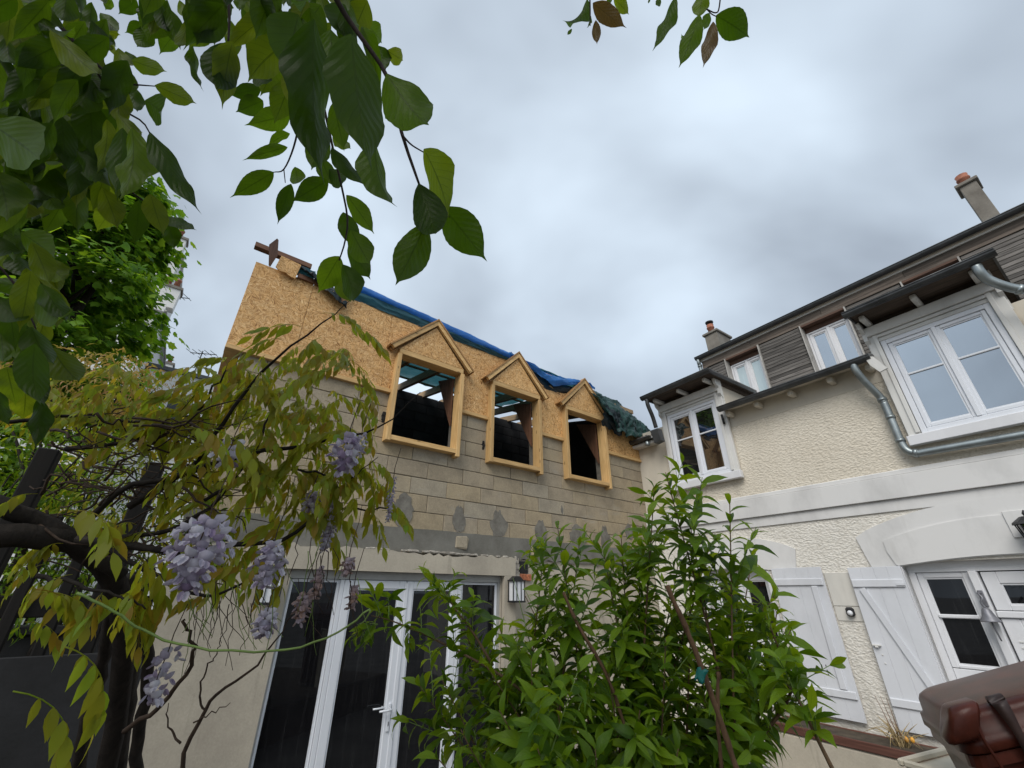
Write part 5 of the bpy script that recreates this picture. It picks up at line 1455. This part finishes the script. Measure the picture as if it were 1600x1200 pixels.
def compound_template(nl, rl, ll, seed):
    """pinnate wisteria leaf: rachis leaving along +Y and sagging, leaflets hanging"""
    r_ = random.Random(seed)
    tpl = leaf_template(LANCE_S, 0.25, 0.35, 0, 1)
    V, Fc, U = [], [], []; b = 0
    pos = lambda s: Vector((0, rl * math.sin(s * 1.25) / 1.25, -rl * 0.62 * s * s))
    rp = [pos(i / 8) for i in range(9)]
    m_ = MB().tube(rp, [0.0011 - 0.0006 * i / 8 for i in range(9)], 4)
    V.append(np.array(m_.v)); Fc += m_.f; U += [(0.5, 0.5)] * sum(len(f) for f in m_.f); b = len(m_.v)
    for i in range(nl):
        s = 0.22 + 0.78 * (i // 2) / ((nl - 1) // 2)
        side = 0 if i == nl - 1 else (1 if i % 2 else -1)
        l = ll * (0.75 + 0.35 * math.sin(s * 2.4)) * r_.uniform(0.9, 1.1)
        dirv = Vector((side * r_.uniform(0.25, 0.6), 0.35 + r_.uniform(-0.2, 0.25), -r_.uniform(0.75, 1.2)))
        nrm = Vector((side * 0.9, r_.uniform(-0.2, 0.7), 0.35)) if side else Vector((r_.uniform(-0.5, 0.5), 0.8, 0.3))
        Mx = np.array(leaf_matrix(pos(s) + Vector((side * 0.002, 0, 0)), dirv, nrm, l, r_.uniform(1.25, 1.6)))
        V.append(tpl[0] @ Mx[:3, :3].T + Mx[:3, 3]); Fc += [tuple(j + b for j in f) for f in tpl[1]]
        U += [tuple(tpl[2][j]) for f in tpl[1] for j in f]; b += len(tpl[0])
    me = bpy.data.meshes.new('compound_leaf')
    me.from_pydata(np.concatenate(V).tolist(), [], Fc)
    me.uv_layers.new(name='UVMap').data.foreach_set('uv', np.array(U).ravel())
    me.polygons.foreach_set('use_smooth', [True] * len(me.polygons))
    me.materials.append(M['leaf_wist'])
    return me
WM = [compound_template(n, r, l, i) for i, (n, r, l) in enumerate([(11, 0.15, 0.050), (13, 0.19, 0.052), (9, 0.12, 0.056), (11, 0.17, 0.046), (7, 0.09, 0.055), (13, 0.16, 0.044)])]
def wleaf(p, yaw=None, s=None):
    q = proj(p + Vector((0, 0, -0.05)))
    if (q[0] > 555 and q[1] < 690) or q[0] > 610: return
    if q[2] < 0.6 and s is None: return
    yaw = random.uniform(0, 6.28) if yaw is None else yaw
    s = random.uniform(0.60, 0.88) if s is None else s
    Mx = Matrix.Translation(p) @ Matrix.Rotation(yaw, 4, 'Z') @ Matrix.Rotation(random.uniform(-0.35, 0.45), 4, 'X') @ Matrix.Rotation(random.uniform(-0.3, 0.3), 4, 'Y') @ Matrix.Scale(s, 4)
    place('compound_leaf', random.choice(WM), Mx, ws)
for bi, P in enumerate(BR):
    n = len(P)
    for i in range(4, n):
        if bi == 0 and i > n - 3: continue
        for _ in range(2 if bi < 7 else 1):
            if random.random() < (0.62 if bi < 7 else 0.35): wleaf(P[i] + rv(0.012))
fill([(0, 610), (120, 590), (250, 610), (330, 590), (430, 570), (500, 560), (570, 590), (590, 650), (500, 700), (380, 680), (250, 680), (100, 670), (0, 690)], 150, 1.2, 1.75, lambda x, y, t: wleaf(at(x, y - 25, t)))
fill([(270, 680), (420, 660), (560, 680), (540, 790), (450, 800), (280, 800)], 50, 1.1, 1.45, lambda x, y, t: wleaf(at(x, y - 25, t)))
fill([(520, 700), (600, 720), (625, 750), (600, 790), (540, 790)], 12, 1.15, 1.3, lambda x, y, t: wleaf(at(x, y - 22, t), None, 0.75))
fill([(430, 780), (520, 800), (500, 900), (430, 900), (400, 840)], 7, 1.05, 1.25, lambda x, y, t: wleaf(at(x, y - 30, t), None, 0.9))
fill([(180, 880), (300, 900), (310, 960), (200, 990), (170, 930)], 8, 0.8, 0.95, lambda x, y, t: wleaf(at(x, y - 30, t), None, 0.9))
fill([(0, 960), (90, 940), (100, 1000), (0, 1020)], 3, 0.75, 0.85, lambda x, y, t: wleaf(at(x, y - 40, t)))
fill([(40, 790), (250, 800), (260, 900), (60, 940)], 12, 1.0, 1.25, lambda x, y, t: wleaf(at(x, y - 25, t)))
fill([(430, 570), (570, 590), (585, 660), (480, 690)], 16, 1.15, 1.35, lambda x, y, t: wleaf(at(x, y - 25, t), None, 0.8))
for (x, y, t) in [(100, 1040, 0.6), (20, 1110, 0.6), (110, 830, 0.7), (290, 700, 0.85), (330, 700, 0.85), (440, 560, 1.1), (470, 540, 1.15), (515, 610, 1.1), (540, 600, 1.1)]:
    wleaf(at(x, y - 30, t), None, 0.9)

# racemes of lilac flowers
def floret_mesh(name, mat, seed):
    r_ = random.Random(seed); V, Fc = [], []
    def cup(cx, cy, cz, rx, ry, curl, tilt, n=7):
        b = len(V)
        V.append((cx, cy, cz))
        for ring, k in ((0.6, 0.35), (1.0, 1.0)):
            for i in range(n):
                a = 2 * math.pi * i / n
                x, z = rx * ring * math.cos(a), ry * ring * math.sin(a)
                y = curl * k * (abs(math.cos(a)) * 0.8 + 0.4)
                V.append((cx + x, cy + y * math.cos(tilt) - z * math.sin(tilt), cz + z * math.cos(tilt) + y * math.sin(tilt)))
        for i in range(n):
            j = (i + 1) % n
            Fc.append((b, b + 1 + i, b + 1 + j)); Fc.append((b + 1 + i, b + 1 + n + i, b + 1 + n + j, b + 1 + j))
    cup(0, 0.006, 0.004, 0.0098, 0.0088, -0.007, -0.55)          # banner
    cup(-0.003, 0.009, -0.004, 0.0042, 0.008, 0.003, 0.9)       # wings
    cup(0.003, 0.009, -0.004, 0.0042, 0.008, 0.003, 0.9)
    me = bpy.data.meshes.new(name); me.from_pydata(V, [], Fc)
    me.uv_layers.new(name='UVMap')
    me.polygons.foreach_set('use_smooth', [True] * len(me.polygons)); me.materials.append(mat); return me
FLM = [floret_mesh('floret', M['petal'], i) for i in range(2)]
FLF = [floret_mesh('floret', M['petal_faded'], i) for i in range(2)]
def raceme(x, y, w, h, t, n, faded=False, fs=1.0):
    top = at(x, y - h / 2, t); ln = h * t / 650 * 1.0; rad = max(0.002, w * t / 650 / 2 - 0.010 * fs); ln = max(0.012, ln - 0.014 * fs)
    n = int(n * 1.5)
    e = MB().tube([top + Vector((0.01, 0, 0.09)), top + Vector((0, 0, 0.03)), top, top - Vector((0.004, 0.003, ln * 0.5)), top - Vector((0, 0, ln))], [0.0009, 0.0011, 0.0012, 0.001, 0.0005], 5).build('flower_raceme', M['vinetwig'], ws)
    for i in range(n):
        s = (i + 0.5) / n
        a = i * 2.399 + random.uniform(-0.3, 0.3)
        prof = math.sin(math.pi * min(1, 0.18 + s * 0.85)) ** 0.7
        rr_ = rad * prof * random.uniform(0.35, 1.0)
        p = top + Vector((rr_ * math.cos(a), rr_ * math.sin(a), -ln * s))
        Mx = Matrix.Translation(p) @ Matrix.Rotation(a - math.pi / 2, 4, 'Z') @ Matrix.Rotation(random.uniform(-0.5, 0.4), 4, 'X') @ Matrix.Rotation(random.uniform(-0.4, 0.4), 4, 'Y') @ Matrix.Scale(fs * random.uniform(0.85, 1.15), 4)
        o = bpy.data.objects.new('floret', random.choice(FLF if faded else FLM)); col.objects.link(o); o.parent = e; o.matrix_local = Mx
for a in [(325, 872, 92, 112, 0.72, 30, False, 1.12), (545, 718, 54, 66, 0.95, 16, False, 1.2), (362, 716, 58, 40, 1.0, 9, False, 1.15), (428, 888, 48, 74, 0.88, 17, False, 1.1), (522, 822, 26, 80, 1.15, 40, False, 0.75), (615, 782, 13, 70, 1.2, 26, False, 0.5), (417, 980, 36, 42, 0.88, 12),
          (476, 952, 28, 46, 0.95, 18, True, 0.8), (553, 938, 12, 38, 1.0, 7, True, 0.9), (545, 890, 20, 28, 1.0, 10, True, 0.8), (264, 1055, 46, 80, 0.92, 10, False, 1.15), (488, 788, 28, 30, 1.1, 10), (500, 915, 18, 50, 1.0, 8, True, 0.8), (565, 700, 22, 40, 1.1, 9, False, 0.7)]:
    raceme(*a)

# ---------------------------------------------------------------- leafy shrub in the middle
sh = empty('shrub', Matrix.Translation((0.40, 1.95, 0.45)))
tag(sh, 'bushy bright green shrub with narrow leaves and upright stems in front of both houses', 'shrub')
S0 = Vector((0.40, 1.95, 0.45))
SH_T = [leaf_template(LANCE, f_, d_, 0.04, 1, tw_) for f_, d_, tw_ in [(0.35, 0.8, 0.15), (0.45, 1.1, -0.25), (0.25, 0.5, 0.3), (0.5, 1.35, 0.1), (0.3, 0.95, -0.4)]]
SH_M = [leaf_mesh('shrub_leaf', t, M['leaf_shrub']) for t in SH_T]
SL = []      # leaf matrices
def add_leaves(P, s0, gap, ln0, ln1, phase=0.0):
    """opposite pairs along a stem"""
    d = 0.0; nxt = s0; k = 0
    tot = sum((P[i + 1] - P[i]).length for i in range(len(P) - 1))
    for i in range(len(P) - 1):
        seg = P[i + 1] - P[i]; L_ = seg.length
        while nxt <= d + L_:
            f_ = (nxt - d) / L_; p = P[i] + seg * f_; ax = seg.normalized()
            s = nxt / tot
            o1 = ax.orthogonal().normalized(); o1 = Matrix.Rotation(phase + k * 1.57 + random.uniform(-0.4, 0.4), 3, ax) @ o1
            for sg in (1, -1):
                if random.random() < 0.06: continue
                out = (o1 * sg)
                spread = random.uniform(0.55, 1.1) * (1 - 0.55 * max(0, (s - 0.85) / 0.15))
                y = ax * math.cos(spread) + out * math.sin(spread) + Vector((0, 0, -0.25 * (1 - s * 0.6)))
                n_ = ax * math.sin(spread) - out * math.cos(spread) + rv(0.25)
                n_ = n_ if n_.z > -0.3 else -n_
                l = (ln0 + (ln1 - ln0) * s) * random.uniform(0.55, 1.2)
                SL.append(leaf_matrix(p, y, n_, l, random.uniform(0.9, 1.3)))
            nxt += gap * random.uniform(0.8, 1.25); k += 1
        d += L_
def stem(P, r0, r1, name='stem', mat='twig', sides=6):
    n = len(P) - 1
    m_ = MB().tube([p - S0 for p in P], [r0 + (r1 - r0) * i / n for i in range(n + 1)], sides)
    m_.build(name, M[mat], sh)
def shoots(P, n, lo, hi, l0, l1):
    for _ in range(n):
        s = random.uniform(lo, hi); i = int(s * (len(P) - 1)); i = min(i, len(P) - 2)
        p = P[i]; ax = (P[i + 1] - P[i]).normalized()
        o1 = Matrix.Rotation(random.uniform(0, 6.28), 3, ax) @ ax.orthogonal().normalized()
        dr = (ax * 0.6 + o1 * 0.8 + Vector((0, 0, 0.45))).normalized(); l = random.uniform(l0, l1)
        Q = smooth_path([p, p + dr * l * 0.5 + Vector((0, 0, 0.01)), p + dr * l + Vector((0, 0, 0.05 * l))], 6)
        stem(Q, 0.0022, 0.001, 'shoot', 'greenstem', 5)
        add_leaves(Q, 0.02, 0.026, 0.122, 0.074)
tips = [(1040, 738, 1.5), (1022, 760, 1.55), (1075, 800, 1.45), (1140, 778, 1.4), (1110, 850, 1.5), (1175, 870, 1.5), (1210, 930, 1.45), (870, 815, 1.5), (850, 850, 1.55), (905, 850, 1.6), (970, 832, 1.55), (945, 870, 1.5), (1000, 850, 1.6), (1060, 880, 1.6),
        (1235, 985, 1.35), (1215, 950, 1.45), (1150, 930, 1.6), (820, 930, 1.55), (780, 980, 1.5), (705, 930, 1.6), (735, 985, 1.5), (690, 1060, 1.45), (655, 1070, 1.5), (760, 1040, 1.35), (830, 1030, 1.3), (900, 960, 1.4), (980, 950, 1.45), (1080, 960, 1.5), (1040, 1000, 1.3), (950, 1040, 1.25), (870, 1100, 1.2), (780, 1110, 1.15), (720, 1140, 1.25), (1000, 1110, 1.2), (1100, 1080, 1.35), (1180, 1020, 1.5), (1160, 1110, 1.4), (680, 1180, 1.2), (840, 1170, 1.05), (930, 1170, 1.1), (1060, 1170, 1.2)]
for i, (x, y, t) in enumerate(tips):
    T = at(x, y, t)
    B = S0 + Vector((random.gauss(0, 0.14), random.gauss(0, 0.10), 0))
    mid = B.lerp(T, 0.5) + Vector((random.gauss(0, 0.05), random.gauss(0, 0.05), 0.10))
    P = smooth_path([B, mid, T], 16)
    stem(P, random.uniform(0.006, 0.010), 0.0014)
    L_ = sum((P[k + 1] - P[k]).length for k in range(16))
    add_leaves(P, L_ * 0.30, 0.029, 0.145, 0.080, random.uniform(0, 3))
    shoots(P, random.randint(7, 10), 0.35, 0.95, 0.10, 0.26)
# long side branches
for pts, t0, t1 in [([(850, 1110), (790, 1060), (720, 1020), (650, 985), (605, 968), (580, 962)], 1.35, 1.45), ([(770, 1040), (740, 990), (710, 950), (695, 925)], 1.4, 1.5), ([(1150, 1200), (1235, 1085), (1215, 1010), (1190, 950)], 1.25, 1.3), ([(1330, 1260), (1280, 1160), (1245, 1090), (1222, 1060)], 1.0, 1.15)]:
    P = px_path(pts, t0, t1, 14)
    stem(P, 0.006, 0.0014); add_leaves(P, 0.12, 0.04, 0.095, 0.07); shoots(P, 7, 0.3, 0.98, 0.06, 0.12)
for (x, y, t) in [(560, 985, 1.45), (545, 1000, 1.45), (565, 1010, 1.45), (640, 1010, 1.4)]:
    p = at(590, 975, 1.45) if x < 600 else at(635, 985, 1.42)
    Q = smooth_path([p, p.lerp(at(x, y, t), 0.5) + Vector((0, 0, 0.01)), at(x, y, t)], 6); stem(Q, 0.0018, 0.001, 'shoot', 'greenstem', 5); add_leaves(Q, 0.01, 0.016, 0.065, 0.05)
def _lamp_gap(Mx):
    q = proj(Mx @ Vector((0, 0.5, 0)))
    return 782 < q[0] < 832 and 893 < q[1] < 955
SL = [Mx for Mx in SL if not _lamp_gap(Mx)]
order = []
for Mx in SL:
    c = Mx @ Vector((0, 0.5, 0)); q = proj(c)
    ok = q[2] > 0.05 and -20 < q[0] < 1620 and -20 < q[1] < 1220
    order.append((Mx.col[1].length / q[2] * (1 if ok else 0.01) if q[2] > 0.05 else 0))
idx = sorted(range(len(SL)), key=lambda i: -order[i])
Tm = Matrix.Translation(-S0)
for i in idx[:300]: place('leaf', random.choice(SH_M), Tm @ SL[i], sh)
joined_leaves('foliage', SH_T, [Tm @ SL[i] for i in idx[300:]], M['leaf_shrub'], sh)

# stakes in the shrub
def stake(pts, t0, t1, r, label, twist=0.004):
    P = px_path(pts, t0, t1, 16); b = P[0].copy()
    o = MB().tube([p - b + rv(0.0008) for p in P], [r * (1.22 if i in (3, 8, 12) else 1 + 0.10 * math.sin(i * 2.1)) for i in range(17)], 9).build('garden_stake', M['cane'])
    o.location = b
    return tag(o, label, 'stake')
stake([(1160, 1230), (1120, 1110), (1080, 1000), (1042, 915)], 1.02, 1.18, 0.0068, 'thick brown cane leaning left through the shrub with a teal tie')
stake([(1130, 1230), (1122, 1130), (1122, 1050)], 1.08, 1.15, 0.0045, 'short straight brown cane beside the leaning cane')
stake([(985, 1160), (950, 1060), (905, 980), (880, 925)], 1.2, 1.35, 0.0050, 'pale brown cane leaning left in the middle of the shrub')
tp = at(1096, 1056, 1.06)
vs, fs = sheet_grid(5, 4, lambda a, b: ((a - 0.5) * 0.024, 0.006 * math.sin(a * 7 + b * 3), (b - 0.5) * 0.030 + 0.004 * math.sin(a * 9)))
o = MB().add(vs, fs, True).build('plant_tie', M['tie'])
o.matrix_world = Matrix.Translation(tp) @ Matrix.Rotation(0.35, 4, 'Y')
sol = o.modifiers.new('thickness', 'SOLIDIFY'); sol.thickness = 0.004
tag(o, 'small teal plastic tie wrapped around the leaning brown cane', 'plant tie')

# ---------------------------------------------------------------- maple tree and bushes at the back left
MAPLE = [(0, 0.0), (0.26, 0.04), (0.50, 0.20), (0.42, 0.36), (0.52, 0.62), (0.27, 0.64), (0.0, 1.0), (-0.27, 0.64), (-0.52, 0.62), (-0.42, 0.36), (-0.50, 0.20), (-0.26, 0.04)]
def maple_template(seed, bend):
    vs = [(0, 0.30, 0.0)] + [(x, y, -bend * (x * x + (y - 0.3) ** 2)) for x, y in MAPLE]
    fs = [(0, i + 1, (i + 1) % 12 + 1) for i in range(12)]
    return np.array(vs), fs, np.array([(0.5 + v[0], v[1]) for v in vs])
MP_T = [maple_template(0, 0.25), maple_template(1, 0.5), maple_template(2, 0.1)]
MP_M = [leaf_mesh('maple_leaf', t, M['leaf_maple']) for t in MP_T]
mp = empty('maple_tree', Matrix.Translation((-8.1, 6.1, 0)))
tag(mp, 'dense bright green maple tree behind the fence at the left', 'tree')
MP0 = Vector((-8.1, 6.1, 0))
MB().tube(smooth_path([(0, 0, 0), (0.1, 0.1, 2.0), (-0.1, 0, 4.0), (0.1, 0.1, 6.0), (0.2, 0.2, 8.4)], 14), [0.2 - 0.17 * i / 14 for i in range(15)], 9).build('trunk', M['vine'], mp)
ML = []
centers = []
for i in range(150):
    a = random.uniform(0, 6.28); zc = random.uniform(2.6, 9.6)
    rmax = (1.25 + 0.55 * mn.noise(Vector((math.cos(a) * 1.3, math.sin(a) * 1.3, zc * 0.7)))) * math.sqrt(max(0.03, 1 - ((zc - 5.7) / 4.0) ** 2))
    r_ = rmax * random.uniform(0.45, 1.0) ** 0.6
    c = Vector((r_ * math.cos(a), r_ * math.sin(a), zc + random.gauss(0, 0.15)))
    centers.append(c)
    if i % 3 == 0:
        MB().tube(smooth_path([(0, 0, zc - 0.9), c * 0.5 + Vector((0, 0, (zc - 0.6) * 0.5)), c], 6), [0.035, 0.03, 0.026, 0.02, 0.015, 0.01, 0.006], 5).build('branch', M['vine'], mp)
for c in centers:
    for _ in range(95):
        p = c + Vector((random.gauss(0, 0.24), random.gauss(0, 0.24), random.gauss(0, 0.11)))
        out = Vector((p.x, p.y, 0)).normalized() if p.xy.length > 0.05 else Vector((1, 0, 0))
        y = out * random.uniform(0.4, 1.0) + Vector((random.gauss(0, 0.4), random.gauss(0, 0.4), -0.45))
        ML.append(leaf_matrix(p, y, Vector((0, 0, 1)) + out * 0.5 + rv(0.5), random.uniform(0.10, 0.20)))
order = []
for Mx in ML:
    q = proj(MP0 + (Mx @ Vector((0, 0.4, 0))))
    order.append(Mx.col[1].length / max(q[2], 0.1) if (q[2] > 0 and 0 < q[0] < 320 and 180 < q[1] < 640) else 0)
idx = sorted(range(len(ML)), key=lambda i: -order[i])
for i in idx[:300]: place('leaf', random.choice(MP_M), ML[i], mp)
joined_leaves('crown', MP_T, [ML[i] for i in idx[300:]], M['leaf_maple'], mp)

def bush(name, label, c, rx, ry, rz, n, ls, mat, tpl, z0=0.0):
    e = empty(name, Matrix.Translation((c.x, c.y, z0))); tag(e, label, 'bush')
    mats = []
    for _ in range(n):
        d = rv().normalized() * random.uniform(0.55, 1.0)
        d = d * (1 + 0.25 * mn.noise(d * 2.5))
        p = Vector((d.x * rx, d.y * ry, c.z - z0 + d.z * rz))
        mats.append(leaf_matrix(p, d + rv(0.5) + Vector((0, 0, -0.3)), Vector((0, 0, 1)) + d * 0.4 + rv(0.3), ls * random.uniform(0.7, 1.2)))
    joined_leaves('foliage', tpl, mats, mat, e)
    for i in range(4):
        MB().tube(smooth_path([(0.05 * i - 0.1, 0, 0), (random.gauss(0, 0.1), random.gauss(0, 0.1), (c.z - z0) * 0.6), (random.gauss(0, rx * 0.4), random.gauss(0, ry * 0.4), c.z - z0)], 8), [0.03 - 0.025 * k / 8 for k in range(9)], 6).build('stem', M['vine'], e)
bush('golden_shrub', 'small golden yellow leaved shrub glowing below the maple crown', at(150, 600, 4.2), 0.75, 0.5, 0.32, 1500, 0.07, M['leaf_gold'], SH_T[:2])
bush('golden_shrub', 'golden yellow shrub at the far left edge under the cherry leaves', at(5, 545, 4.0), 0.35, 0.35, 0.35, 500, 0.07, M['leaf_gold'], SH_T[:2])
bush('green_bush', 'mid green bush behind the picket fence at the left edge', at(30, 720, 3.4), 0.9, 0.7, 0.5, 1400, 0.08, M['leaf_shrub'], SH_T[:3])
bush('green_bush', 'low green bush showing under the wisteria trunk at the left edge', at(20, 920, 2.9), 0.5, 0.4, 0.3, 700, 0.07, M['leaf_shrub'], SH_T[:3])
bush('gap_blocking_bush', 'dark green bush added to close bright gaps behind the pickets', at(90, 830, 3.7), 1.5, 0.7, 0.75, 2600, 0.085, M['leaf_cherry'], SH_T[:3])  # added bush that shuts out light between the pickets
bush('green_bush', 'green bush behind the middle of the wisteria next to the garden wall', at(200, 760, 3.6), 0.7, 0.5, 0.55, 1100, 0.07, M['leaf_wist'], SH_T[:3])

# ================================================================== BIN AND CREAM TROUGH AT THE LOWER RIGHT
ex_ = (at(1600, 1033, 1.40) - at(1480, 1080, 1.45)); ex_.z = 0; ex_.normalize()
corner = at(1480, 1100, 1.45)
ey_ = Vector((-ex_.y, ex_.x, 0))
FBIN = Matrix(((ex_.x, ey_.x, 0, corner.x), (ex_.y, ey_.y, 0, corner.y), (0, 0, 1, 0), (0, 0, 0, 1)))
bn = empty('waste_bin', FBIN)
tag(bn, 'glossy brown plastic waste bin with sloping rounded lid at the bottom right corner', 'bin')
zt = corner.z - 0.045
SLP = 0.34
def rr_poly(x0, x1, y0, y1, r, n=5):
    out = []
    for cx, cy, a0 in ((x1 - r, y0 + r, -90), (x1 - r, y1 - r, 0), (x0 + r, y1 - r, 90), (x0 + r, y0 + r, 180)):
        for i in range(n + 1):
            a = math.radians(a0 + 90 * i / n); out.append((cx + r * math.cos(a), cy + r * math.sin(a)))
    return out
def loft(rings, closed_ends=True):
    n = len(rings[0]); vs = [p for r_ in rings for p in r_]
    fs = [(i * n + k, i * n + (k + 1) % n, (i + 1) * n + (k + 1) % n, (i + 1) * n + k) for i in range(len(rings) - 1) for k in range(n)]
    fs += [tuple(range(n - 1, -1, -1)), tuple(range((len(rings) - 1) * n, len(rings) * n))]
    return vs, fs
def slope(vs, k=1.0):
    return [(x, y, z + SLP * k * x) for x, y, z in vs]
W_, D_ = 0.56, 0.50
rings = []
for dz, ins in ((-0.105, 0.012), (-0.098, 0.0), (-0.062, 0.0), (-0.058, 0.010), (-0.015, 0.010), (0.0, 0.016), (0.009, 0.03), (0.012, 0.05), (0.016, 0.16)):
    rings.append([(x, y, zt + dz) for x, y in rr_poly(ins, W_ - ins, ins, D_ - ins, 0.06)])
vs, fs = loft(rings); MB().add(slope(vs), fs, True).build('lid', M['bin'], bn)
vs = []
rings = []
for z, ins, k in ((0.50, 0.10, 0.0), (zt - 0.40, 0.07, 0.2), (zt - 0.145, 0.030, 1.0), (zt - 0.14, 0.012, 1.0), (zt - 0.108, 0.012, 1.0)):
    rings.append(slope([(x, y, z) for x, y in rr_poly(ins, W_ - ins, ins, D_ - ins, 0.06)], k))
vs, fs = loft(rings); MB().add(vs, fs, False).build('body', M['bin'], bn)
for u in (0.1, 0.40): MB().tube([(u, D_ - 0.05, 0.54), (u + 0.06, D_ - 0.05, 0.54)], 0.09, 14).build('wheel', M['darkmetal'], bn)
m_ = MB(); rings = []
for s_, sc in ((-0.045, 0.6), (-0.04, 0.9), (-0.028, 1.0), (0.035, 1.0), (0.045, 0.85)):
    rings.append([(0.02 + s_ + 0.018 * (z_ / 0.055), 0.03 + y_ * sc, zt - 0.012 + z_ * sc) for y_, z_ in rr_poly(-0.06, 0.05, -0.05, 0.05, 0.03, 4)])
vs, fs = loft(rings); m_.add(slope(vs), fs, True); m_.build('lug', M['bin'], bn)
P = smooth_path([(0.06, 0.05, zt + 0.005), (0.055, -0.012, zt + 0.005), (0.055, -0.022, zt - 0.06), (0.075, -0.012, zt - 0.14), (0.085, 0.004, zt - 0.24)], 14)
vs, fs = loft([[(p.x + a, p.y + b, p.z) for a, b in ((-0.004, -0.003), (0.004, -0.003), (0.004, 0.003), (-0.004, 0.003))] for p in P])
MB().add(slope(vs), fs, True).build('lid_seam', M['bin'], bn)
P = smooth_path([(0.13, 0.04, zt + 0.018), (0.13, 0.0, zt + 0.030), (0.135, -0.018, zt + 0.015), (0.145, -0.026, zt - 0.05), (0.155, -0.016, zt - 0.12), (0.165, 0.0, zt - 0.22), (0.17, 0.01, zt - 0.32)], 18)
vs, fs = loft([[(p.x + a * (0.011 + 0.010 * math.sin(min(1, i / 9) * 3.1)), p.y + b, p.z + (b * 1.5)) for a, b in ((-1, -0.005), (1, -0.005), (1, 0.005), (-1, 0.005))] for i, p in enumerate(P)])
MB().add(slope(vs), fs, True).build('strap', M['bin_dark'], bn)
MB().box(0.17, 0.34, 0.018, 0.045, zt - 0.36, zt - 0.27, 0.008).build('label_plate', M['bin_green'], bn)

e = empty('cream_trough', Matrix.Translation((0, 0, 0)))
tag(e, 'cream plastic plant trough with thick rim beside the brown bin', 'trough')
c0 = at(1428, 1203, 1.75); dx_ = (at(1512, 1160, 1.95) - c0); dx_.z = 0; dx_.normalize(); dy_ = Vector((dx_.y, -dx_.x, 0))
e.matrix_world = Matrix(((dx_.x, -dx_.y, 0, c0.x), (dx_.y, dx_.x, 0, c0.y), (0, 0, 1, 0), (0, 0, 0, 1)))
zt2 = c0.z + 0.05
m_ = MB().box(-0.10, 0.42, -0.02, 0.0, zt2 - 0.025, zt2, 0.006).box(-0.10, 0.42, -0.22, -0.20, zt2 - 0.025, zt2, 0.006)
m_.box(-0.10, -0.08, -0.199, -0.021, zt2 - 0.025, zt2, 0.006).box(0.40, 0.42, -0.199, -0.021, zt2 - 0.025, zt2, 0.006)
m_.build('rim', M['cream'], e)
rings = [[(x, y, z) for x, y in rr_poly(-0.085 + i_, 0.405 - i_, -0.205 + i_, -0.015 - i_, 0.02, 3)] for z, i_ in ((0.452, 0.03), (zt2 - 0.026, 0.0))]
vs, fs = loft(rings); MB().add(vs, fs, False).build('trough_body', M['cream'], e)
